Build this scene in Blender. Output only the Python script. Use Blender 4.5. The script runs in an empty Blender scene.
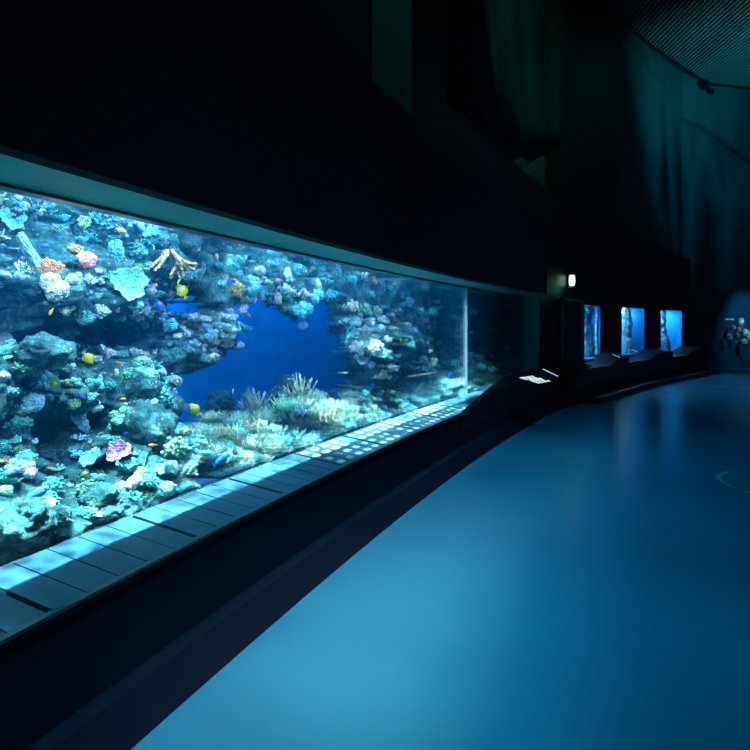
import bpy, bmesh, math, random
from mathutils import Vector, Matrix, noise
from mathutils.bvhtree import BVHTree
random.seed(7)
scn = bpy.context.scene
COL = scn.collection
F = 560.0; EYE = 1.5; HY = 327.0

# ------------------------------------------------------------------ helpers
def V(*a): return Vector(a)
def sm(a, b, x):
    t = max(0.0, min(1.0, (x-a)/(b-a))); return t*t*(3-2*t)
def lerp(a, b, t): return a+(b-a)*t
def interp(pts, x):
    if x <= pts[0][0]: return pts[0][1]
    for (a, u), (b, v) in zip(pts, pts[1:]):
        if x <= b: return u+(v-u)*(x-a)/(b-a)
    return pts[-1][1]
def mesh_obj(name, verts, faces, mat=None, parent=None, smooth=False, mats=None, fm=None):
    me = bpy.data.meshes.new(name); me.from_pydata([tuple(v) for v in verts], [], faces)
    if mats:
        for m in mats: me.materials.append(m)
        for i, p in enumerate(me.polygons): p.material_index = fm[i]
    elif mat: me.materials.append(mat)
    if smooth: me.polygons.foreach_set('use_smooth', [True]*len(me.polygons))
    me.update()
    o = bpy.data.objects.new(name, me); COL.objects.link(o)
    if parent: o.parent = parent
    return o
def fix_normals(o):
    bm = bmesh.new(); bm.from_mesh(o.data); bmesh.ops.recalc_face_normals(bm, faces=bm.faces); bm.to_mesh(o.data); bm.free()
    return o
def empty(name, loc=(0,0,0)):
    o = bpy.data.objects.new(name, None); COL.objects.link(o); o.location = loc; o.empty_display_size = .1
    return o
def tag(o, label, cat, group=None, kind=None):
    o['label'] = label; o['category'] = cat
    if group: o['group'] = group
    if kind: o['kind'] = kind
    return o
def struct(o): o['kind'] = 'structure'; return o
class MB:
    def __init__(s): s.v = []; s.f = []
    def add(s, vs, fs):
        b = len(s.v); s.v += [Vector(v) for v in vs]; s.f += [tuple(b+i for i in f) for f in fs]
    def box8(s, c):   # eight corners: bottom four ccw, top four ccw
        s.add(c, [(0,3,2,1),(4,5,6,7),(0,1,5,4),(1,2,6,5),(2,3,7,6),(3,0,4,7)])
    def box(s, c, sx, sy, sz, M=None):
        x, y, z = sx/2, sy/2, sz/2
        cs = [V(-x,-y,-z),V(x,-y,-z),V(x,y,-z),V(-x,y,-z),V(-x,-y,z),V(x,-y,z),V(x,y,z),V(-x,y,z)]
        cs = [(M@p if M else p)+Vector(c) for p in cs]
        s.box8(cs)
    def tube(s, pts, rad, n=6, cap=True):
        pts = [Vector(p) for p in pts]
        rad = rad if isinstance(rad, (list, tuple)) else [rad]*len(pts)
        b = len(s.v); u = None
        for i, p in enumerate(pts):
            t = (pts[min(i+1, len(pts)-1)]-pts[max(i-1, 0)]).normalized()
            if u is None: u = t.orthogonal().normalized()
            u = (u-t*u.dot(t)).normalized(); w = t.cross(u)
            for k in range(n):
                a = 2*math.pi*k/n
                s.v.append(p+(u*math.cos(a)+w*math.sin(a))*rad[i])
        for i in range(len(pts)-1):
            for k in range(n):
                s.f.append((b+i*n+k, b+i*n+(k+1)%n, b+(i+1)*n+(k+1)%n, b+(i+1)*n+k))
        if cap:
            s.f.append(tuple(b+k for k in reversed(range(n))))
            s.f.append(tuple(b+(len(pts)-1)*n+k for k in range(n)))
    def ball(s, c, r, seg=8, rings=6, sc=(1,1,1), fn=None):
        c = Vector(c); b = len(s.v)
        s.v.append(c+V(0,0,r*sc[2]))
        for i in range(1, rings):
            th = math.pi*i/rings
            for k in range(seg):
                ph = 2*math.pi*k/seg
                d = V(math.sin(th)*math.cos(ph), math.sin(th)*math.sin(ph), math.cos(th))
                q = r*(fn(d) if fn else 1)
                s.v.append(c+V(d.x*sc[0], d.y*sc[1], d.z*sc[2])*q)
        s.v.append(c-V(0,0,r*sc[2])); e = len(s.v)-1
        for k in range(seg): s.f.append((b, b+1+k, b+1+(k+1)%seg))
        for i in range(rings-2):
            for k in range(seg):
                a0 = b+1+i*seg; s.f.append((a0+k, a0+seg+k, a0+seg+(k+1)%seg, a0+(k+1)%seg))
        for k in range(seg): s.f.append((e, b+1+(rings-2)*seg+(k+1)%seg, b+1+(rings-2)*seg+k))
    def build(s, name, mat, parent=None, smooth=False): return mesh_obj(name, s.v, s.f, mat, parent, smooth)

# ------------------------------------------------------------------ materials
def lin(c):
    return tuple(((x/255)/12.92 if x/255 <= .04045 else ((x/255+.055)/1.055)**2.4) for x in c)
class NT:
    def __init__(s, name):
        s.m = bpy.data.materials.new(name); s.m.use_nodes = True; s.t = s.m.node_tree
        s.b = s.t.nodes['Principled BSDF']; s.out = s.t.nodes['Material Output']
    def n(s, t, **k):
        o = s.t.nodes.new(t)
        for a, v in k.items(): setattr(o, a, v)
        return o
    def l(s, a, b): s.t.links.new(a, b)
def setin(n, **k):
    for a, v in k.items(): n.inputs[a.replace('_', ' ')].default_value = v
def simple(name, col, rough=.6, metal=0, noise_amt=.25, nscale=6, spec=.5, bump=0, bscale=40):
    N = NT(name)
    tc = N.n('ShaderNodeTexCoord'); nz = N.n('ShaderNodeTexNoise'); setin(nz, Scale=nscale, Detail=5.0)
    N.l(tc.outputs['Object'], nz.inputs['Vector'])
    mx = N.n('ShaderNodeMix', data_type='RGBA')
    mx.inputs[6].default_value = tuple(x*(1-noise_amt) for x in col)+(1,)
    mx.inputs[7].default_value = tuple(min(1, x*(1+noise_amt)) for x in col)+(1,)
    N.l(nz.outputs[0], mx.inputs[0]); N.l(mx.outputs[2], N.b.inputs['Base Color'])
    setin(N.b, Roughness=rough, Metallic=metal); N.b.inputs['Specular IOR Level'].default_value = spec
    if bump:
        nb = N.n('ShaderNodeTexNoise'); setin(nb, Scale=bscale, Detail=4.0); N.l(tc.outputs['Object'], nb.inputs['Vector'])
        bp = N.n('ShaderNodeBump'); setin(bp, Strength=bump, Distance=.02); N.l(nb.outputs[0], bp.inputs['Height']); N.l(bp.outputs[0], N.b.inputs['Normal'])
    return N.m
def emit(name, col, k):
    N = NT(name); N.b.inputs['Base Color'].default_value = col+(1,)
    N.b.inputs['Emission Color'].default_value = col+(1,); N.b.inputs['Emission Strength'].default_value = k
    nz = N.n('ShaderNodeTexNoise'); setin(nz, Scale=30.0)
    return N.m
M_wall = simple('matt_dark_wall', (.008,.017,.03), .8, nscale=3, bump=.1)
M_up = simple('upper_wall_plaster', (.035,.12,.13), .7, nscale=1.2, bump=.15, bscale=12)
M_black = simple('satin_black', (.012,.014,.02), .45, nscale=8)
M_jamb = simple('jamb_bounce_teal', (.03,.34,.29), .55, nscale=3)  # green-teal of light bounced off the reef, put into the colour
M_trim = simple('dark_metal_trim', (.12,.13,.14), .35, .6)
M_frame = simple('case_frame_metal', (.2,.22,.25), .4, .3)
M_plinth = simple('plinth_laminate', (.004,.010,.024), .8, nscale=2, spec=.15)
M_white = simple('pale_print', (.8,.85,.85), .6)

def coral_mat():
    N = NT('living_coral'); oi = N.n('ShaderNodeObjectInfo'); tc = N.n('ShaderNodeTexCoord')
    nz = N.n('ShaderNodeTexNoise'); setin(nz, Scale=5.0, Detail=6.0, Roughness=.7); N.l(tc.outputs['Object'], nz.inputs['Vector'])
    vo = N.n('ShaderNodeTexVoronoi'); setin(vo, Scale=11.0); N.l(tc.outputs['Object'], vo.inputs['Vector'])
    r = N.n('ShaderNodeValToRGB'); r.color_ramp.elements[0].position = .3; r.color_ramp.elements[0].color = (.22,.3,.3,1)
    r.color_ramp.elements[1].position = .62; r.color_ramp.elements[1].color = (1.25,1.25,1.25,1); N.l(nz.outputs[0], r.inputs[0])
    mx = N.n('ShaderNodeMix', data_type='RGBA', blend_type='MULTIPLY'); mx.inputs[0].default_value = 1
    N.l(oi.outputs['Color'], mx.inputs[6]); N.l(r.outputs[0], mx.inputs[7])
    N.l(mx.outputs[2], N.b.inputs['Base Color']); setin(N.b, Roughness=.75)
    bp = N.n('ShaderNodeBump'); setin(bp, Strength=.6, Distance=.06); N.l(vo.outputs['Distance'], bp.inputs['Height']); N.l(bp.outputs[0], N.b.inputs['Normal'])
    return N.m
M_coral = coral_mat()
def fish_mat():
    N = NT('fish_scales'); oi = N.n('ShaderNodeObjectInfo'); tc = N.n('ShaderNodeTexCoord')
    vo = N.n('ShaderNodeTexVoronoi'); setin(vo, Scale=26.0); N.l(tc.outputs['Object'], vo.inputs['Vector'])
    mx = N.n('ShaderNodeMix', data_type='RGBA', blend_type='MULTIPLY'); mx.inputs[0].default_value = .3
    N.l(oi.outputs['Color'], mx.inputs[6]); N.l(vo.outputs['Distance'], mx.inputs[7])
    N.l(mx.outputs[2], N.b.inputs['Base Color']); setin(N.b, Roughness=.4)
    return N.m
M_fish = fish_mat()
M_eye = simple('fish_eye', (.01,.01,.012), .2)
def rock_mat(name='encrusted_reef_rock', f=1.0):
    N = NT(name); tc = N.n('ShaderNodeTexCoord')
    def nz(sc, det=6, ro=.6):
        k = N.n('ShaderNodeTexNoise'); setin(k, Scale=sc*f, Detail=float(det), Roughness=ro); N.l(tc.outputs['Object'], k.inputs['Vector']); return k
    a = nz(2.6); r1 = N.n('ShaderNodeValToRGB'); cr = r1.color_ramp
    cr.elements[0].position = .35; cr.elements[0].color = (.015,.06,.09,1)
    cr.elements[1].position = .68; cr.elements[1].color = (.08,.19,.10,1)
    e = cr.elements.new(.5); e.color = (.03,.15,.15,1)
    N.l(a.outputs[0], r1.inputs[0])
    b = nz(15, 8, .8); r2 = N.n('ShaderNodeValToRGB'); r2.color_ramp.elements[0].position = .47; r2.color_ramp.elements[1].position = .64
    N.l(b.outputs[0], r2.inputs[0])
    mx = N.n('ShaderNodeMix', data_type='RGBA'); N.l(r2.outputs[0], mx.inputs[0]); N.l(r1.outputs[0], mx.inputs[6]); mx.inputs[7].default_value = (.10,.42,.38,1)
    vo = N.n('ShaderNodeTexVoronoi'); setin(vo, Scale=22.0*f, Randomness=1.0); N.l(tc.outputs['Object'], vo.inputs['Vector'])
    r3 = N.n('ShaderNodeValToRGB'); r3.color_ramp.elements[0].position = .16; r3.color_ramp.elements[0].color = (1,1,1,1)
    r3.color_ramp.elements[1].position = .30; r3.color_ramp.elements[1].color = (0,0,0,1); N.l(vo.outputs['Distance'], r3.inputs[0])
    c = nz(3.3, 3); r4 = N.n('ShaderNodeValToRGB'); r4.color_ramp.elements[0].position = .48; r4.color_ramp.elements[1].position = .6; N.l(c.outputs[0], r4.inputs[0])
    mm = N.n('ShaderNodeMath', operation='MULTIPLY'); N.l(r3.outputs[0], mm.inputs[0]); N.l(r4.outputs[0], mm.inputs[1])
    hue = N.n('ShaderNodeValToRGB'); hc = hue.color_ramp; hc.interpolation = 'CONSTANT'
    hc.elements[0].color = (.75,.85,.75,1); hc.elements[1].position = .8; hc.elements[1].color = (.8,.5,.45,1)
    e = hc.elements.new(.45); e.color = (.35,.75,.6,1); e = hc.elements.new(.65); e.color = (.9,.85,.6,1)
    sp = N.n('ShaderNodeSeparateColor'); N.l(vo.outputs['Color'], sp.inputs[0]); N.l(sp.outputs[0], hue.inputs[0])
    m2 = N.n('ShaderNodeMix', data_type='RGBA'); N.l(mm.outputs[0], m2.inputs[0]); N.l(mx.outputs[2], m2.inputs[6]); N.l(hue.outputs[0], m2.inputs[7])
    N.l(m2.outputs[2], N.b.inputs['Base Color']); setin(N.b, Roughness=.85)
    bp = N.n('ShaderNodeBump'); setin(bp, Strength=1.0, Distance=.12); N.l(b.outputs[0], bp.inputs['Height']); N.l(bp.outputs[0], N.b.inputs['Normal'])
    return N.m
M_rock = rock_mat(); M_boulder = rock_mat('encrusted_boulder', .42)
M_back = simple('blue_tank_backdrop', (.02,.34,.62), .9, nscale=.8, noise_amt=.15)
M_sand = simple('pale_sand', (.35,.4,.36), .9, nscale=30, bump=.4)
def floor_mat():
    N = NT('polished_blue_resin_floor'); tc = N.n('ShaderNodeTexCoord')
    nz = N.n('ShaderNodeTexNoise'); setin(nz, Scale=.8, Detail=6.0); N.l(tc.outputs['Object'], nz.inputs['Vector'])
    mx = N.n('ShaderNodeMix', data_type='RGBA'); mx.inputs[6].default_value = (.04,.22,.34,1); mx.inputs[7].default_value = (.06,.28,.42,1)
    N.l(nz.outputs[0], mx.inputs[0]); N.l(mx.outputs[2], N.b.inputs['Base Color'])
    n2 = N.n('ShaderNodeTexNoise'); setin(n2, Scale=14.0, Detail=5.0); N.l(tc.outputs['Object'], n2.inputs['Vector'])
    bp = N.n('ShaderNodeBump'); setin(bp, Strength=.06, Distance=.02); N.l(n2.outputs[0], bp.inputs['Height']); N.l(bp.outputs[0], N.b.inputs['Normal'])
    setin(N.b, Roughness=.26); N.b.inputs['Specular IOR Level'].default_value = .6
    return N.m
M_floor = floor_mat()
def tile_mat():
    # grey ledge tile; beyond the fourth joint rows of light dots are painted into each tile
    N = NT('grey_ledge_tile'); tc = N.n('ShaderNodeTexCoord'); sp = N.n('ShaderNodeSeparateXYZ'); N.l(tc.outputs['UV'], sp.inputs[0])
    nz = N.n('ShaderNodeTexNoise'); setin(nz, Scale=5.0, Detail=6.0); N.l(tc.outputs['Object'], nz.inputs['Vector'])
    mx = N.n('ShaderNodeMix', data_type='RGBA'); mx.inputs[6].default_value = (.02,.09,.14,1); mx.inputs[7].default_value = (.05,.15,.21,1); N.l(nz.outputs[0], mx.inputs[0])
    def m(op, a, b=None):
        k = N.n('ShaderNodeMath', operation=op)
        for i, q in enumerate((a, b)):
            if q is None: continue
            if isinstance(q, (int, float)): k.inputs[i].default_value = q
            else: N.l(q, k.inputs[i])
        return k.outputs[0]
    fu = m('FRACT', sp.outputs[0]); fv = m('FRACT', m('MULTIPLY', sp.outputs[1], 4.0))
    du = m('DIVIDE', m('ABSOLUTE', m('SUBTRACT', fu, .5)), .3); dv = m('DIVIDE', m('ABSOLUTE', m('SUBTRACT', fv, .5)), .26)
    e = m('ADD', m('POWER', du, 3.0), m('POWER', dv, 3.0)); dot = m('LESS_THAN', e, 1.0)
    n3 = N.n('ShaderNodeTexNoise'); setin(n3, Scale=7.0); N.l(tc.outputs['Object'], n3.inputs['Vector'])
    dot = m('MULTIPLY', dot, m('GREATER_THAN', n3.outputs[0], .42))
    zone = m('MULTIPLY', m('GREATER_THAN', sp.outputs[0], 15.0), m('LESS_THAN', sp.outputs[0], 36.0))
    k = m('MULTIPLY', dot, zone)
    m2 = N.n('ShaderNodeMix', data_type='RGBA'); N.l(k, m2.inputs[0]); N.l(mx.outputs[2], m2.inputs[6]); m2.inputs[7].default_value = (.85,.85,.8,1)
    N.l(m2.outputs[2], N.b.inputs['Base Color']); setin(N.b, Roughness=.35)
    return N.m
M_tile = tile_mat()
def glass_mat():
    N = NT('clear_acrylic'); N.t.nodes.remove(N.b)
    tr = N.n('ShaderNodeBsdfTransparent'); tr.inputs[0].default_value = (.95,1,1,1)
    gl = N.n('ShaderNodeBsdfGlossy'); gl.inputs['Roughness'].default_value = .02
    fr = N.n('ShaderNodeFresnel'); fr.inputs[0].default_value = 1.35
    m = N.n('ShaderNodeMath', operation='MULTIPLY'); m.inputs[1].default_value = .5; N.l(fr.outputs[0], m.inputs[0])
    mx = N.n('ShaderNodeMixShader'); N.l(m.outputs[0], mx.inputs[0]); N.l(tr.outputs[0], mx.inputs[1]); N.l(gl.outputs[0], mx.inputs[2]); N.l(mx.outputs[0], N.out.inputs[0])
    return N.m
M_glass = glass_mat()
def water_mat(dens):
    N = NT('tank_water'); N.t.nodes.remove(N.b)
    tr = N.n('ShaderNodeBsdfTransparent'); N.l(tr.outputs[0], N.out.inputs[0])
    va = N.n('ShaderNodeVolumeAbsorption'); va.inputs['Color'].default_value = (.50,.77,.90,1); va.inputs['Density'].default_value = dens
    vs = N.n('ShaderNodeVolumeScatter'); vs.inputs['Color'].default_value = (.0,.35,.9,1); vs.inputs['Density'].default_value = .018
    ad = N.n('ShaderNodeAddShader'); N.l(va.outputs[0], ad.inputs[0]); N.l(vs.outputs[0], ad.inputs[1]); N.l(ad.outputs[0], N.out.inputs['Volume'])
    return N.m
M_water = water_mat(.30)
def joint_mat():
    N = NT('polished_acrylic_joint'); N.t.nodes.remove(N.b)
    a = N.n('ShaderNodeBsdfTranslucent'); a.inputs[0].default_value = (.9,.95,1,1); b = N.n('ShaderNodeBsdfDiffuse'); b.inputs[0].default_value = (.9,.95,1,1)
    mx = N.n('ShaderNodeMixShader'); mx.inputs[0].default_value = .4; N.l(a.outputs[0], mx.inputs[1]); N.l(b.outputs[0], mx.inputs[2]); N.l(mx.outputs[0], N.out.inputs[0])
    return N.m
M_joint = joint_mat()

# ------------------------------------------------------------------ tank coordinates: s along the glass, d behind it (+) or in the room (-), z up
A0 = V(-1.6, 2.2285, 0); R0 = 53.4; TH0 = .388
CEN = A0+V(math.cos(TH0), -math.sin(TH0), 0)*R0
def P(s, d, z):
    th = TH0+s/R0; n = V(math.cos(th), -math.sin(th), 0)
    p = CEN-n*(R0+d); return V(p.x, p.y, z)
def SD(p):
    q = V(p.x, p.y, 0)-CEN; r = q.length; n = -q/r
    return (math.atan2(-n.y, n.x)-TH0)*R0, r-R0
def ray(px, py): return V((px-375)/F, 1, -(py-HY)/F)
EYEP = V(0, 0, EYE)
def pix_sz(px, py, d):            # where the sight line of a pixel crosses the surface d behind the glass
    r = ray(px, py); lo, hi = .5, 30.0
    for _ in range(50):
        m = (lo+hi)/2
        if SD(EYEP+r*m)[1] < d: lo = m
        else: hi = m
    p = EYEP+r*lo; return SD(p)[0], p.z
ZB, ZT = .50, 2.126
S_JOINT, S_END = 6.82, 9.9
S_BEG = -2.2
def strip(name, prof, s0, s1, ds, mat, closed=True, parent=None, smooth=False, pf=None, uv=False):
    """sweep a profile of (d, z) points along the glass line"""
    n = max(1, int(round((s1-s0)/ds))); vs = []; fs = []; m = None
    for i in range(n+1):
        s = s0+(s1-s0)*i/n; pr = pf(s) if pf else prof; m = len(pr)
        vs += [P(s, d, z) for d, z in pr]
    rng = m if closed else m-1
    for i in range(n):
        for k in range(rng): fs.append((i*m+k, i*m+(k+1)%m, (i+1)*m+(k+1)%m, (i+1)*m+k))
    if closed: fs.append(tuple(range(m))); fs.append(tuple(n*m+k for k in reversed(range(m))))
    o = mesh_obj(name, vs, fs, mat, parent, smooth)
    return fix_normals(o) if closed else o

# ------------------------------------------------------------------ room shell along the tank
struct(strip('wall_front', [(-.40,ZT),(-.40,3.62),(.04,3.62),(.04,ZT+.01),(0.0,ZT)], S_BEG, S_END, .3, M_wall))
# soffit of the window recess (the tank's teal bounce is put into its colour)
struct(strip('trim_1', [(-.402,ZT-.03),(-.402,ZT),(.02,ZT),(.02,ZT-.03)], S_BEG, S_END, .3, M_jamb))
# jamb at the far end
def prism(name, pts, z0, z1, mat, parent=None):
    n = len(pts); vs = [V(x, y, z0) for x, y in pts]+[V(x, y, z1) for x, y in pts]
    fs = [tuple(range(n))[::-1], tuple(range(n, 2*n))]+[(i, (i+1)%n, n+(i+1)%n, n+i) for i in range(n)]
    return fix_normals(mesh_obj(name, vs, fs, mat, parent))
j0, j1 = P(S_END, .06, 0), P(S_END, -.24, 0); j2, j3 = P(S_END+.08, -.24, 0), P(S_END+.08, .06, 0)
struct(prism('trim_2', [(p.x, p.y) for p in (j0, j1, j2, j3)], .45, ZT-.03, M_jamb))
# upper tank-house wall, set back over the fascia
struct(strip('wall_upper_tank', [(.05,3.4),(.05,11.0),(.09,11.0),(.09,3.4)], S_BEG-1, 12.3, .5, M_up))
# concrete tank shell
struct(strip('wall_tank_back', [(4.2,-.9),(4.2,4.2),(4.4,4.2),(4.4,-.9)], -5, 15, .5, M_back))
struct(strip('wall_tank_base', [(.0,0),(.0,ZB-.02),(.055,ZB-.02),(.055,.0)], S_BEG, 12.0, .5, M_wall))
struct(strip('floor_tank', [(.06,-.9),(.06,-.7),(4.2,-.7),(4.2,-.9)], -5, 15, .5, M_sand))

# glass panes and joint
strip_pr = [(-.0,ZB),(-.0,ZT),(.03,ZT),(.03,ZB)]
g = strip('window_1', strip_pr, S_BEG, S_JOINT-.008, .3, M_glass); struct(g)
g = strip('window_2', strip_pr, S_JOINT+.008, S_END, .3, M_glass); struct(g)
struct(strip('window_frame_1', [(-.002,ZB),(-.002,ZT),(.032,ZT),(.032,ZB)], S_JOINT-.008, S_JOINT+.008, .1, M_joint))
struct(strip('trim_3', [(-.03,ZT-.045),(-.03,ZT-.03),(.05,ZT-.03),(.05,ZT-.045)], S_BEG, S_END, .3, M_trim))
# water body
w = strip('tank_water', [(.035,.49),(.07,.485),(.07,-.69),(4.19,-.69),(4.19,3.35),(.035,3.35)], -3.5, 13.5, .5, M_water)
tag(w, 'clear blue-green water filling the big reef tank behind the long window', 'water', kind='stuff')

# ledge: tiles with real joints
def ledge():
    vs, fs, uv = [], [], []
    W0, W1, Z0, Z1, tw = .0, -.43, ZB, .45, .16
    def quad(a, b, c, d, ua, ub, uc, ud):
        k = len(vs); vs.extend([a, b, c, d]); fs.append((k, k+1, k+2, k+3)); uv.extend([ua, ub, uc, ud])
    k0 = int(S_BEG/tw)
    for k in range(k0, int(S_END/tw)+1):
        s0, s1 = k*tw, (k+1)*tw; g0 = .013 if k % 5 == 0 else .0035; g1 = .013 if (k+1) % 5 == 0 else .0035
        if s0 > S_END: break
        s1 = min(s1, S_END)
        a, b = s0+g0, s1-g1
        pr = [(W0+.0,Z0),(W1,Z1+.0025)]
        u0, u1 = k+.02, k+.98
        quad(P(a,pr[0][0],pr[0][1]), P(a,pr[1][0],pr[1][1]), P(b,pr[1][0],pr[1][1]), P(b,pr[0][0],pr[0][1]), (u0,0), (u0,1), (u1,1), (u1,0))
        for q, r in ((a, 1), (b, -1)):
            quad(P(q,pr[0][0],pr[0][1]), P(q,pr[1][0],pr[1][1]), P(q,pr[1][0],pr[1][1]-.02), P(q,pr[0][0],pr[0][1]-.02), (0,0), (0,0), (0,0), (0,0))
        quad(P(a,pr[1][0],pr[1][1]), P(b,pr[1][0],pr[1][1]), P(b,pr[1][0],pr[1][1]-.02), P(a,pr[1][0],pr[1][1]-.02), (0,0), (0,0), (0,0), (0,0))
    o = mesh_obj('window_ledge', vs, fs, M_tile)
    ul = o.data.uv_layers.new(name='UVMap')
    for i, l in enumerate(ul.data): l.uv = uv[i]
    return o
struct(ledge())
# plinth under the ledge, with the foot step
def plinth_prof(s):
    k = sm(9.0, 11.5, s)*.15
    return [(0,0),(0,ZB-.02),(-.43,.432),(-.45,.44),(-.46,.43),(-.46,.41),(-.44,.40),(-.585,.13),(-.655-k,.12),(-.665-k,.11),(-.77-k,.0)]
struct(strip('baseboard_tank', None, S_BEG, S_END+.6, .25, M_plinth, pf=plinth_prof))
struct(strip('trim_4', [(-.458,.436),(-.462,.452),(-.43,.452),(-.43,.436)], S_BEG, 5.4, .25, M_trim))

# black console that swells out of the ledge at the far end
def cons_prof(s):
    k = sm(5.0, 6.8, s); zo = lerp(.43, .64, k); zi = lerp(.44, .66, k); di = lerp(-.44, -.10, sm(6.3, 8.8, s))
    return [(di,.435),(di,zi),(-.46,zo),(-.49,zo-.01),(-.50,zo-.04),(-.52,.12),(-.48,.12)]
t = empty('information_console', P(7.5, -.5, 0))
c = strip('console_body', None, 5.2, S_END+.9, .15, M_black, pf=cons_prof); c.parent = t; c.matrix_parent_inverse = Matrix.Translation(-t.location)
tag(t, 'black swept information console rising from the far end of the window ledge', 'console')

# ------------------------------------------------------------------ far walls with the small tanks
WY = [(541,11.2),(557,11.8),(584,13.1),(600,13.95),(622,15.1),(644,16.2),(661,17.3),(682,18.6),(690,19.0)]
def W(px, off=0.0, z=0.0):
    Y = interp(WY, px); p = V((px-375)/F*Y, Y, z)
    Y2 = interp(WY, px+2); q = V((px+2-375)/F*Y2, Y2, z); Y1 = interp(WY, px-2); r = V((px-2-375)/F*Y1, Y1, z)
    t = (q-r).normalized(); n = V(t.y, -t.x, 0)
    return p+n*off, t, n
def wprism(name, pxs, off0, off1, z0, z1, mat, parent=None):
    a = [W(x, off1)[0] for x in pxs]; b = [W(x, off0)[0] for x in reversed(pxs)]
    return prism(name, [(p.x, p.y) for p in a+b], z0, z1, mat, parent)
WIN = [(584,600.5),(621.5,644.5),(660.5,682)]
zw0, zw1 = .72, 2.03
allpx = [541,549,557,570,584,592,600.5,611,621.5,633,644.5,652,660.5,671,682,690]
struct(wprism('wall_far', allpx, -.35, 0, 0, zw0, M_black))
struct(wprism('wall_far_top', allpx, -.35, 0, zw1, 3.85, M_black))
for a, b in ((541,584),(600.5,621.5),(644.5,660.5),(682,690)):
    struct(wprism('wall_far_pier', [x for x in allpx if a <= x <= b], -.35, 0, zw0, zw1, M_black))
struct(wprism('baseboard_far', [549,557,570,584,600,622,644,661,676], 0, 1.0, 0, .12, M_black))
struct(wprism('baseboard_far_plinth', [549,557,570,584,600,622,644,661,676], 0, .55, .12, .62, M_black))
# tall dark wall over the far end of the tank and its high opening
pA = [P(3.95,-.40,0), P(4.9,-.40,0), P(4.9,.2,0), P(3.95,.2,0)]
struct(prism('wall_tall_left', [(p.x,p.y) for p in pA], 3.5, 11, M_black))
pB = [P(3.90,-.40,0), P(3.95,-.40,0), P(3.95,.04,0), P(3.90,.04,0)]
struct(prism('trim_return_panel', [(p.x,p.y) for p in pB], 3.63, 11, M_up))
sill = [P(4.9,-.40,0), P(7,-.40,0), P(S_END,-.40,0), W(557,0)[0], W(592,0)[0], W(592,-.3)[0], W(557,-.3)[0], P(S_END+.2,.2,0), P(7,.2,0), P(4.9,.2,0)]
struct(prism('wall_high_sill', [(p.x,p.y) for p in sill], 3.5, 4.15, M_black))
pr = [P(S_END,-.235,0), W(545,.0)[0], W(545,-.3)[0], P(S_END+.2,.0,0)]
struct(prism('wall_end_pier', [(p.x,p.y) for p in pr], 0, 3.6, M_black))
def wall_up(name, pxs, off0, off1, zlo, zhi, mat):
    vs, fs = [], []
    for x in pxs:
        a = W(x, off1)[0]; b = W(x, off0)[0]; z0, z1 = zlo(x), zhi(x)
        vs += [V(a.x,a.y,z0), V(a.x,a.y,z1), V(b.x,b.y,z1), V(b.x,b.y,z0)]
    n = len(pxs)
    for i in range(n-1):
        for k in range(4): fs.append((i*4+k, i*4+(k+1)%4, (i+1)*4+(k+1)%4, (i+1)*4+k))
    fs += [(0,1,2,3), tuple((n-1)*4+k for k in (3,2,1,0))]
    return fix_normals(mesh_obj(name, vs, fs, mat))
ZC = 9.9
px_up = [590+i*5 for i in range(21)]
struct(wall_up('wall_drum', [x for x in px_up if x <= 690], -.55, -.30, lambda x: 3.7, lambda x: ZC+.6, M_up))
struct(wall_up('wall_dark_return', [560+i*4 for i in range(16)], -.30, -.05, lambda x: 3.8, lambda x: ZC+.6, M_black))
# end wall beyond the small tanks, turned more towards the camera
E0 = W(690,-.5)[0]; E = [V(E0.x,E0.y,0), V(12.2,19.9,0), V(13.7,20.5,0), V(15.6,21.0,0), V(18,21.2,0)]
def poly_wall(name, pts, th, zlo, zhi, mat, off=0):
    vs, fs = [], []; n = len(pts)
    for i, p in enumerate(pts):
        t = (pts[min(i+1,n-1)]-pts[max(i-1,0)]).normalized(); nn = V(t.y,-t.x,0)
        a = p+nn*off; b = p+nn*(off-th); z0 = zlo(i) if callable(zlo) else zlo
        vs += [V(a.x,a.y,z0), V(a.x,a.y,zhi), V(b.x,b.y,zhi), V(b.x,b.y,z0)]
    for i in range(n-1):
        for k in range(4): fs.append((i*4+k, i*4+(k+1)%4, (i+1)*4+(k+1)%4, (i+1)*4+k))
    fs += [(0,1,2,3), tuple((n-1)*4+k for k in (3,2,1,0))]
    return fix_normals(mesh_obj(name, vs, fs, mat))
struct(poly_wall('wall_end', E, .3, 0, ZC+.6, M_up))
# upper fascia with the falling lower edge
fas = [W(x,-.28)[0] for x in (628,640,650,660,670,680,688)]+[V(11.3,19.4,0), V(12.4,19.75,0), V(13.7,20.25,0), V(15.6,20.8,0), V(18,21,0)]
fz = [9.7,9.5,9.35,9.15,8.95,8.75,8.6,8.45,7.95,7.4,6.7,6.1]
for p in fas: p.z = 0
struct(poly_wall('wall_fascia', fas, .2, lambda i: fz[i], ZC+.5, M_up, off=.12))

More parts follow.
